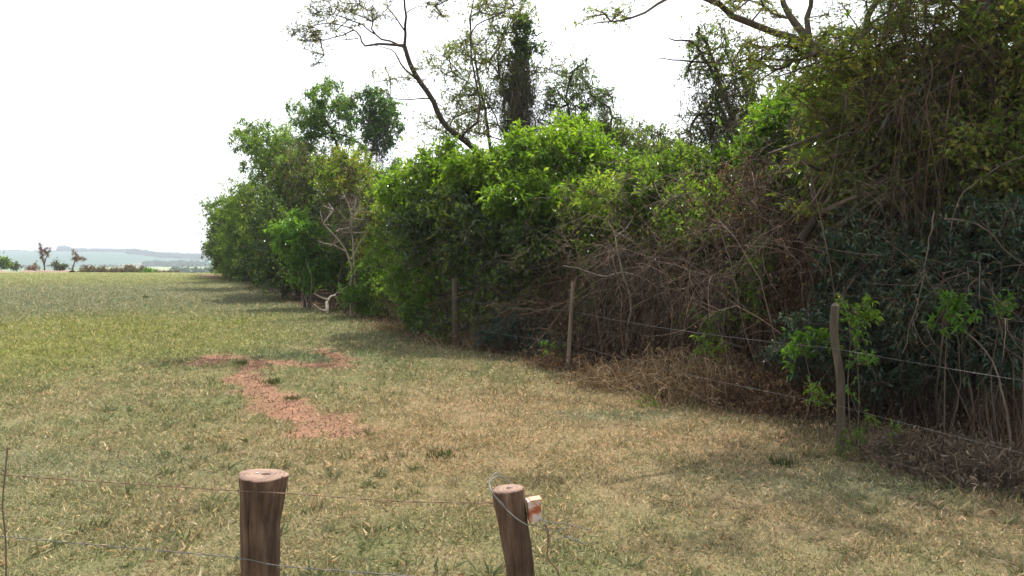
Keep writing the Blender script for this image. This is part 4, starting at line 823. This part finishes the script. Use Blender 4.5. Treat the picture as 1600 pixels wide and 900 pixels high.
def bigpost(name, label, rows, Y, ell, base_z=-.25, group=None, lobes=0.05, tiltf=0.0, seed=0):
    """rows: (px left, px right, py) from the top down"""
    root_c = at((rows[-1][0]+rows[-1][1])/2, rows[-1][2], Y); root_c[2] = 0
    root = empty('gate_post' if name == 'gate_post' else 'fence_post', root_c); n = 120; th = np.arange(n)*2*math.pi/n; mb = MB(); P = []; ck = [(rng.uniform(3.3, 6.1), rng.uniform(.04, .10), rng.uniform(0, 6), rng.uniform(.03, .06)) for _ in range(9)]
    lob = 1+lobes*np.sin(3*th+seed)+lobes*.6*np.sin(5*th+1.3+seed)+lobes*.4*np.sin(2*th+2)
    rows_w = []
    for l, r_, py in rows:
        a = at(l, py, Y); c = at(r_, py, Y); rows_w.append(((a+c)/2, (c[0]-a[0])/2))
    c_l, r_l = rows_w[-1]; sl_ = (rows_w[-1][0]-rows_w[-3][0]); sl_ = sl_/abs(sl_[2])
    z = c_l[2]
    while z > base_z:
        z -= .12; rows_w.append((c_l+sl_*(c_l[2]-z), r_l*(1+.02*rng.normal()+.03*(c_l[2]-z))))
    fine = []
    for (c0, r0), (c1, r1) in zip(rows_w[:-1], rows_w[1:]):
        m = max(1, int(np.linalg.norm(c0-c1)/.025))
        for k in range(m): f = k/m; fine.append((c0*(1-f)+c1*f, r0*(1-f)+r1*f))
    fine.append(rows_w[-1])
    for j, (c, r_) in enumerate(fine):
        rr = r_*lob*(1+.012*np.sin(7*th+j*.05)+.010*np.sin(11*th-j*.03))
        for (a0, dp, ph, wd) in ck: rr = rr-r_*dp*max(0, .4+math.sin(j*.07+ph))*np.exp(-(((th-a0-.03*math.sin(j*.2+ph)))/wd)**2)
        rr = rr*(1+.012*np.sin(23*th+.08*j)*math.sin(j*.11+seed))
        ring = np.stack([c[0]+np.cos(th)*rr, c[1]+np.sin(th)*rr*ell, np.full(n, c[2])+tiltf*np.cos(th)*r_*(1 if j == 0 else max(0, 1-j/6))], 1)
        if j > 0: ring += rng.normal(size=ring.shape)*.0008
        P.append(ring)
    m = len(P); k = np.arange(n); k2 = (k+1) % n
    q = np.concatenate([np.stack([k, k2, k2+n, k+n], 1)+j*n for j in range(m-1)])[:, ::-1]
    mb.add(np.concatenate(P), q, 0)
    mb.build('post', sm, root, root_c)
    top = fine[0][0]; mb = MB(); rings = [P[0], top+(P[0]-top)*.97+[0, 0, .004], top+(P[0]-top)*.5+[0, 0, .005]]
    V = np.concatenate(rings+[top[None]+[0, 0, .005]])
    q = np.concatenate([np.stack([k, k2, k2+n, k+n], 1)+j*n for j in range(2)]); mb.add(V, q, 0); mb.add(V, np.stack([k+2*n, k2+2*n, np.full(n, 3*n)], 1), 0)
    mb.build('cut_top', em, root, root_c)
    cc = MB(); pc = top+np.array([.012, 0, .0062])
    cc.add([pc+[-.014, -.005, 0], pc+[0, -.010, 0], pc+[.016, -.003, 0], pc+[.012, .006, 0], pc+[-.004, .007, 0], pc+[-.016, .003, 0]], [[0, 1, 2, 3], [0, 3, 4, 5]], 0, False)
    cc.build('crack', knot, root, root_c)
    tag(root, label, 'fence post', group)
    return root, root_c, top
NP = 'thick log posts of the near fence'
p1, p1c, t1 = bigpost('fence_post', 'thick straight log post with a flat sawn top at the lower left', [(373, 447, 743), (375, 443, 762), (376, 440, 785), (375, 434, 815), (376, 434, 850), (377, 433, 900)], 2.62, 1.0, group=NP, lobes=.06, tiltf=-.03)
mb = MB(); q = t1+np.array([-.018, .005, .005]); tube(mb, [q, q+[0, 0, .004]], .005, .005, 8, 0, 0, True); mb.build('nail', nail, p1, p1c)
# the empties' children use the post's origin
p2, p2c, t2 = bigpost('gate_post', 'leaning slimmer log post with a wire loop and a white block', [(768, 817, 765), (772, 820, 790), (779, 824, 820), (784, 829, 850), (789, 833, 880), (792, 835, 900)], 2.5, .95, lobes=.03, tiltf=.10, seed=2, group=NP)
bm_, t = newmat('chipped_white_paint'); N = t.nodes; Lk = t.links
tc = N.new('ShaderNodeTexCoord'); n1 = N.new('ShaderNodeTexNoise'); n1.inputs['Scale'].default_value = 34; n1.inputs['Detail'].default_value = 4; Lk.new(tc.outputs['Object'], n1.inputs['Vector'])
r1 = ramp(t, [(.46, (.50, .42, .37)), (.52, (.45, .22, .14)), (.62, (.30, .07, .03))]); Lk.new(n1.outputs['Fac'], r1.inputs[0])
p = N.new('ShaderNodeBsdfPrincipled'); p.inputs['Roughness'].default_value = .55; Lk.new(r1.outputs[0], p.inputs['Base Color']); o = N.new('ShaderNodeOutputMaterial'); Lk.new(p.outputs[0], o.inputs['Surface'])
def box(mb, c, s, rz=0, ry=0, mat=0, bev=.0):
    import bmesh
    bm = bmesh.new(); bmesh.ops.create_cube(bm, size=1)
    for v in bm.verts: v.co = Vector((v.co.x*s[0], v.co.y*s[1], v.co.z*s[2]))
    if bev: bmesh.ops.bevel(bm, geom=bm.edges[:], offset=bev, segments=2, affect='EDGES')
    ca, sa, cb, sb = math.cos(rz), math.sin(rz), math.cos(ry), math.sin(ry)
    bm.verts.index_update(); V = []
    for v in bm.verts:
        x_, y_, z_ = v.co; x_, z_ = x_*cb+z_*sb, -x_*sb+z_*cb; x_, y_ = x_*ca-y_*sa, x_*sa+y_*ca; V.append([x_+c[0], y_+c[1], z_+c[2]])
    V = np.array(V)
    for f in bm.faces: mb.add(V[[v.index for v in f.verts]], [list(range(len(f.verts)))], mat, False)
    bm.free()
mb = MB(); bc = at(834, 796, 2.5); box(mb, bc, (.040, .045, .066), .15, -.10, 0, .0015); box(mb, bc+[.0033, 0, .0345], (.037, .042, .004), .15, -.10, 1, .001); o = mb.build('insulator_block', [bm_, plain('peach_lit_top_paint', (.50, .26, .17), .6)], p2, p2c); o['label'] = 'white block stained with red rust'  # peach slab on top: pinkish light on the top face painted as colour
# wires of the near fence
def wire(label, ctrl, r=.0016, barbs=True, mat=None, group='near fence wires', name='fence_wire', cat='fence wire', step=.03):
    P = smoothpath(ctrl, step); mb = MB(); n = len(P); tt = np.arange(n)*step/.012*.5
    if barbs:
        for ph in (0, math.pi):
            Q = P+np.stack([np.zeros(n), np.cos(tt+ph), np.sin(tt+ph)], 1)*r*.9; tube(mb, Q, r*.8, r*.8, 5, 0)
        L = 0; s = 4
        while s < n-1:
            a = P[s]
            for e in (-1, 1): k = unit(np.array([rng.normal()*.3, rng.normal(), rng.normal()])); tube(mb, [a-k*.012, a, a+k*.012], r*.6, r*.35, 4, 0)
            s += max(2, int(.13/step))
    else: tube(mb, P, r, r, 6, 0)
    o = mb.build(name, mat or rm, None, P[0]); return tag(o, label, cat, group)
wire('rusty twisted wire running from the left edge through both near posts', [at(-260, 715, 3.0), at(0, 741, 2.78), at(190, 755, 2.7), at(372, 767, 2.56), at(448, 771, 2.54), at(620, 783, 2.51), at(772, 786, 2.46)], .0013)
wire('lower twisted wire crossing the left log post near its foot', [at(-260, 812, 3.0), at(0, 838, 2.78), at(190, 855, 2.7), at(372, 872, 2.56), at(436, 884, 2.54), at(600, 897, 2.5), at(790, 912, 2.44)], .0013, mat=wm)
wire('thin wooden dropper holding the wires at the left edge', [at(12, 700, 2.8), at(8, 740, 2.79), at(4, 790, 2.79), at(9, 850, 2.79), at(10, 960, 2.79), np.append(at(10, 960, 2.79)[:2], 0.0)], .003, False, M['bark'], None, 'wire_dropper', 'dropper')
wire('grey wire loop thrown over the top of the leaning log post', [at(834, 820, 2.47), at(825, 821, 2.42), at(808, 811, 2.415), at(792, 797, 2.43), at(778, 782, 2.45), at(768, 768, 2.47), at(766, 755, 2.5), at(771, 747, 2.52), at(782, 744, 2.55), at(792, 750, 2.56), at(800, 757, 2.55)], .0018, False, wm, None, 'wire_loop', 'wire loop', .012)
wire('short second wire end hooked over the front of the leaning log post', [at(786, 742, 2.54), at(776, 738, 2.53), at(764, 752, 2.49), at(768, 768, 2.45), at(776, 778, 2.44), at(786, 788, 2.435), at(791, 796, 2.43)], .0016, False, wm, None, 'wire_end', 'wire', .012)
wire('tangle of loose grey wire beside the leaning log post', [at(834, 820, 2.47), at(845, 824, 2.46), at(855, 818, 2.46), at(850, 812, 2.47), at(858, 828, 2.45), at(870, 830, 2.44), at(885, 824, 2.45), at(893, 830, 2.45), at(880, 836, 2.44), at(900, 845, 2.44), at(912, 850, 2.43), at(890, 838, 2.45), at(868, 842, 2.46), at(850, 826, 2.46), at(842, 812, 2.47), at(858, 816, 2.45), at(886, 818, 2.43), at(905, 824, 2.42), at(925, 828, 2.4)], .0011, False, wm, None, 'loose_wire', 'wire', .01)
wire('rusty wire end hanging down from the wire tangle', [at(850, 820, 2.46), at(856, 828, 2.46), at(857, 845, 2.46), at(855, 868, 2.46), at(862, 880, 2.46), at(872, 892, 2.46), at(874, 905, 2.46)], .0028, False, rm, None, 'hanging_wire', 'wire', .01)

# ------------------------------------------------------------ far field edge and beyond
mb = MB(); n = 90; px = np.linspace(-120, 112, n); Yb = 124+rng.normal(size=n)*.2
V = []; 
for i in range(n):
    x0 = (px[i]-800)/F*124; hb = .05+.75*max(0, fbm(np.array([i*.16]), np.array([.5]), 5)[0]-.25); z0 = gz(x0, 124)
    for dy, hz in ((-1.5, -.1), (-.7, .55), (0, 1), (.8, .6), (1.8, -.1)): V.append([x0, 124+dy+rng.normal()*.08, z0+.1+hb*hz+rng.normal()*.04])
I = np.arange(n*5).reshape(n, 5); mb.add(V, np.stack([I[:-1, :-1], I[1:, :-1], I[1:, 1:], I[:-1, 1:]], -1).reshape(-1, 4))
o = mb.build('dirt_bank', barkmat('red_earth', (.18, .12, .085), (.28, .19, .14), 2, 1), None, (0, 0, 0)); tag(o, 'strip of heaped orange earth along the far field edge', kind='structure')
def farshrub(label, px, py, Y, wpx, hpx, leaf, nc, size, kind='shrub', group='shrubs beyond the field', l2=None, nlf=7, ntw=9, bark='twig'):
    c = at(px, py, Y); x0 = c[0]; b = np.array([x0, Y, gz(x0, Y)-.1]); h = hpx/F*Y
    return plant(kind, label, 'shrub' if kind == 'shrub' else 'tree', b, [([b, b*.5+c*.5+rng.normal(size=3)*.1, c], .08, .04)], [Bl(px, py, Y, wpx, hpx, wpx/F*Y*.8, nc)], leaf=leaf, leaf2=l2, size=size, ntw=ntw, nlf=nlf, clump=.8, bark=bark, group=group, names=sh if kind == 'shrub' else ('trunk', 'crown'), sides=5)
farshrub('round fresh green shrub alone at the far field edge', 231, 427, 118, 12, 9, 'green', 14, .3, group=None)
farshrub('green tree cut by the left edge of the view beyond the field', 2, 410, 150, 30, 16, 'mid', 26, .4, 'tree', None)
farshrub('dull low shrub right of the tree at the left edge', 22, 418, 160, 16, 12, 'grey', 12, .35, group=None)
farshrub('brown shrub between the left edge and the first bare tree', 52, 418, 150, 18, 12, 'dead', 12, .3, group=None, nlf=5)
farshrub('grey rounded shrub between the two bare trees', 92, 418, 150, 20, 18, 'grey', 14, .35, group=None)
row = farshrub('brown leafless shrub in the long hedge row beyond the field', 130, 425, 165, 22, 9, 'grey', 16, .32, group='brown shrubs of the far hedge row', nlf=4, l2='dead', ntw=11)
row['label'] = 'brown leafless shrub in the far hedge row, leftmost'
for k in range(15):
    px = 140+k*9.5+rng.normal()*2; Yk = 162+rng.normal()*4; x0 = (px-800)/F*Yk
    copy_tree(row, (x0, Yk, gz(x0, Yk)-.1), rng.uniform(0, 6), rng.uniform(.85, 1.15)*(1 if k < 10 else .8), 'brown leafless shrub in the far hedge row, '+ORD[k+1]+' from the left')
for (b_, ctrl, lab) in [(71, [(69, 415), (66, 398), (64, 385)], 'taller purplish bare tree standing at the far field edge'), (115, [(114, 418), (118, 405), (119, 396)], 'shorter reddish bare tree with a branch to the right at the far field edge')]:
    Yb = 135; b = onground(b_, Yb, -.1)
    tr = [([b]+[at(px, py, Yb) for px, py in ctrl], .16, .06)]
    if b_ == 71: tr.append(([at(69, 415, Yb), at(73, 400, Yb), at(78, 390, Yb)], .09, .04)); bl = [Bl(66, 396, Yb, 11, 26, 1, 16), Bl(75, 394, Yb, 12, 14, 1, 12), Bl(63, 385, Yb, 7, 10, .6, 4)]
    else: tr.append(([at(117, 408, Yb), at(125, 404, Yb), at(134, 404, Yb)], .08, .04)); bl = [Bl(117, 402, Yb, 12, 22, 1, 16), Bl(128, 404, Yb, 16, 7, .8, 10)]
    plant('bare_tree', lab, 'tree', b, tr, bl, bark='twigred', leaf='dead', nlf=2, ntw=12, size=.16, clump=.45, rt=.02, twr=.02, names=('trunk', 'twigs'), sides=5)
# woods on the far ridge: a mass of crowns
mb = MB()
def mass(px0, px1, Y, h, n, jy=40, leafs=26, sz=2.2, hz=0):
    px = rng.uniform(px0, px1, n); y = Y+rng.normal(size=n)*jy; x = (px-800)/F*y; z = height(x, y)+hz
    hh = h*rng.uniform(.6, 1.15, n)
    c = np.repeat(np.stack([x, y, z], 1), leafs, 0); q = rdir(n*leafs); rr = np.repeat(hh, leafs)[:, None]
    p0 = c+q*rr*np.array([.42, .42, .5])+np.array([0, 0, .5])*rr
    leaves(mb, p0, rdir(n*leafs), rdir(n*leafs)+[0, 0, .5], sz, sz*.7, mat=0)
mass(92, 110, 2560, 16, 60, 20, 30, 4); mass(110, 205, 2560, 9, 260, 20, 26, 4); mass(200, 330, 2300, 12, 500, 60, 26, 4); mass(-200, 95, 2560, 3, 300, 20, 16, 2.5)
mass(225, 325, 1500, 9, 160, 30, 26, 3); mass(268, 305, 700, 6, 60, 12, 30, 2); mass(300, 345, 620, 6, 60, 12, 30, 2); mass(-200, 330, 1480, 4, 200, 10, 20, 2.5); mass(250, 300, 420, 3, 30, 8, 30, 1.4)
o = mb.build('far_woodland', M['far']); tag(o, 'hazy blue woodland along the far hills', 'woodland', kind='stuff')
# small pale stone and sticks
import bmesh
def stone(label, px, py, s, mat):
    c = G(px, py); bm = bmesh.new(); bmesh.ops.create_icosphere(bm, subdivisions=2, radius=1)
    for v in bm.verts: v.co = Vector((v.co.x*s*(1+.2*rng.normal()*.6), v.co.y*s*.7, v.co.z*s*.45*(1+.15*rng.normal())))
    me = bpy.data.meshes.new('stone'); bm.to_mesh(me); bm.free(); me.materials.append(mat); o = bpy.data.objects.new('stone', me); SC.collection.objects.link(o)
    o.location = (c[0], c[1], gz(c[0], c[1])+s*.2); tag(o, label, 'stone')
stone('small pale stone on the shaded ground right of the right fence post', 1411, 722, .05, plain('pale_stone', (.42, .38, .33), .9))

# ------------------------------------------------------------ haze
mb = MB(); x0, x1, y0, y1, z0, z1 = -9050, 9050, -80, 12050, -140, 60
V = [[x, y, z] for x in (x0, x1) for y in (y0, y1) for z in (z0, z1)]
mb.add(V, [[0, 1, 3, 2], [4, 6, 7, 5], [0, 4, 5, 1], [2, 3, 7, 6], [0, 2, 6, 4], [1, 5, 7, 3]], 0, False)
hm, t = newmat('haze_air'); pv = t.nodes.new('ShaderNodeVolumePrincipled'); pv.inputs['Color'].default_value = (.80, .88, 1, 1); pv.inputs['Density'].default_value = .00025; pv.inputs['Anisotropy'].default_value = .3
o = t.nodes.new('ShaderNodeOutputMaterial'); t.links.new(pv.outputs[0], o.inputs['Volume'])
o = mb.build('haze', hm); tag(o, 'thin pale summer haze over the fields', kind='stuff')
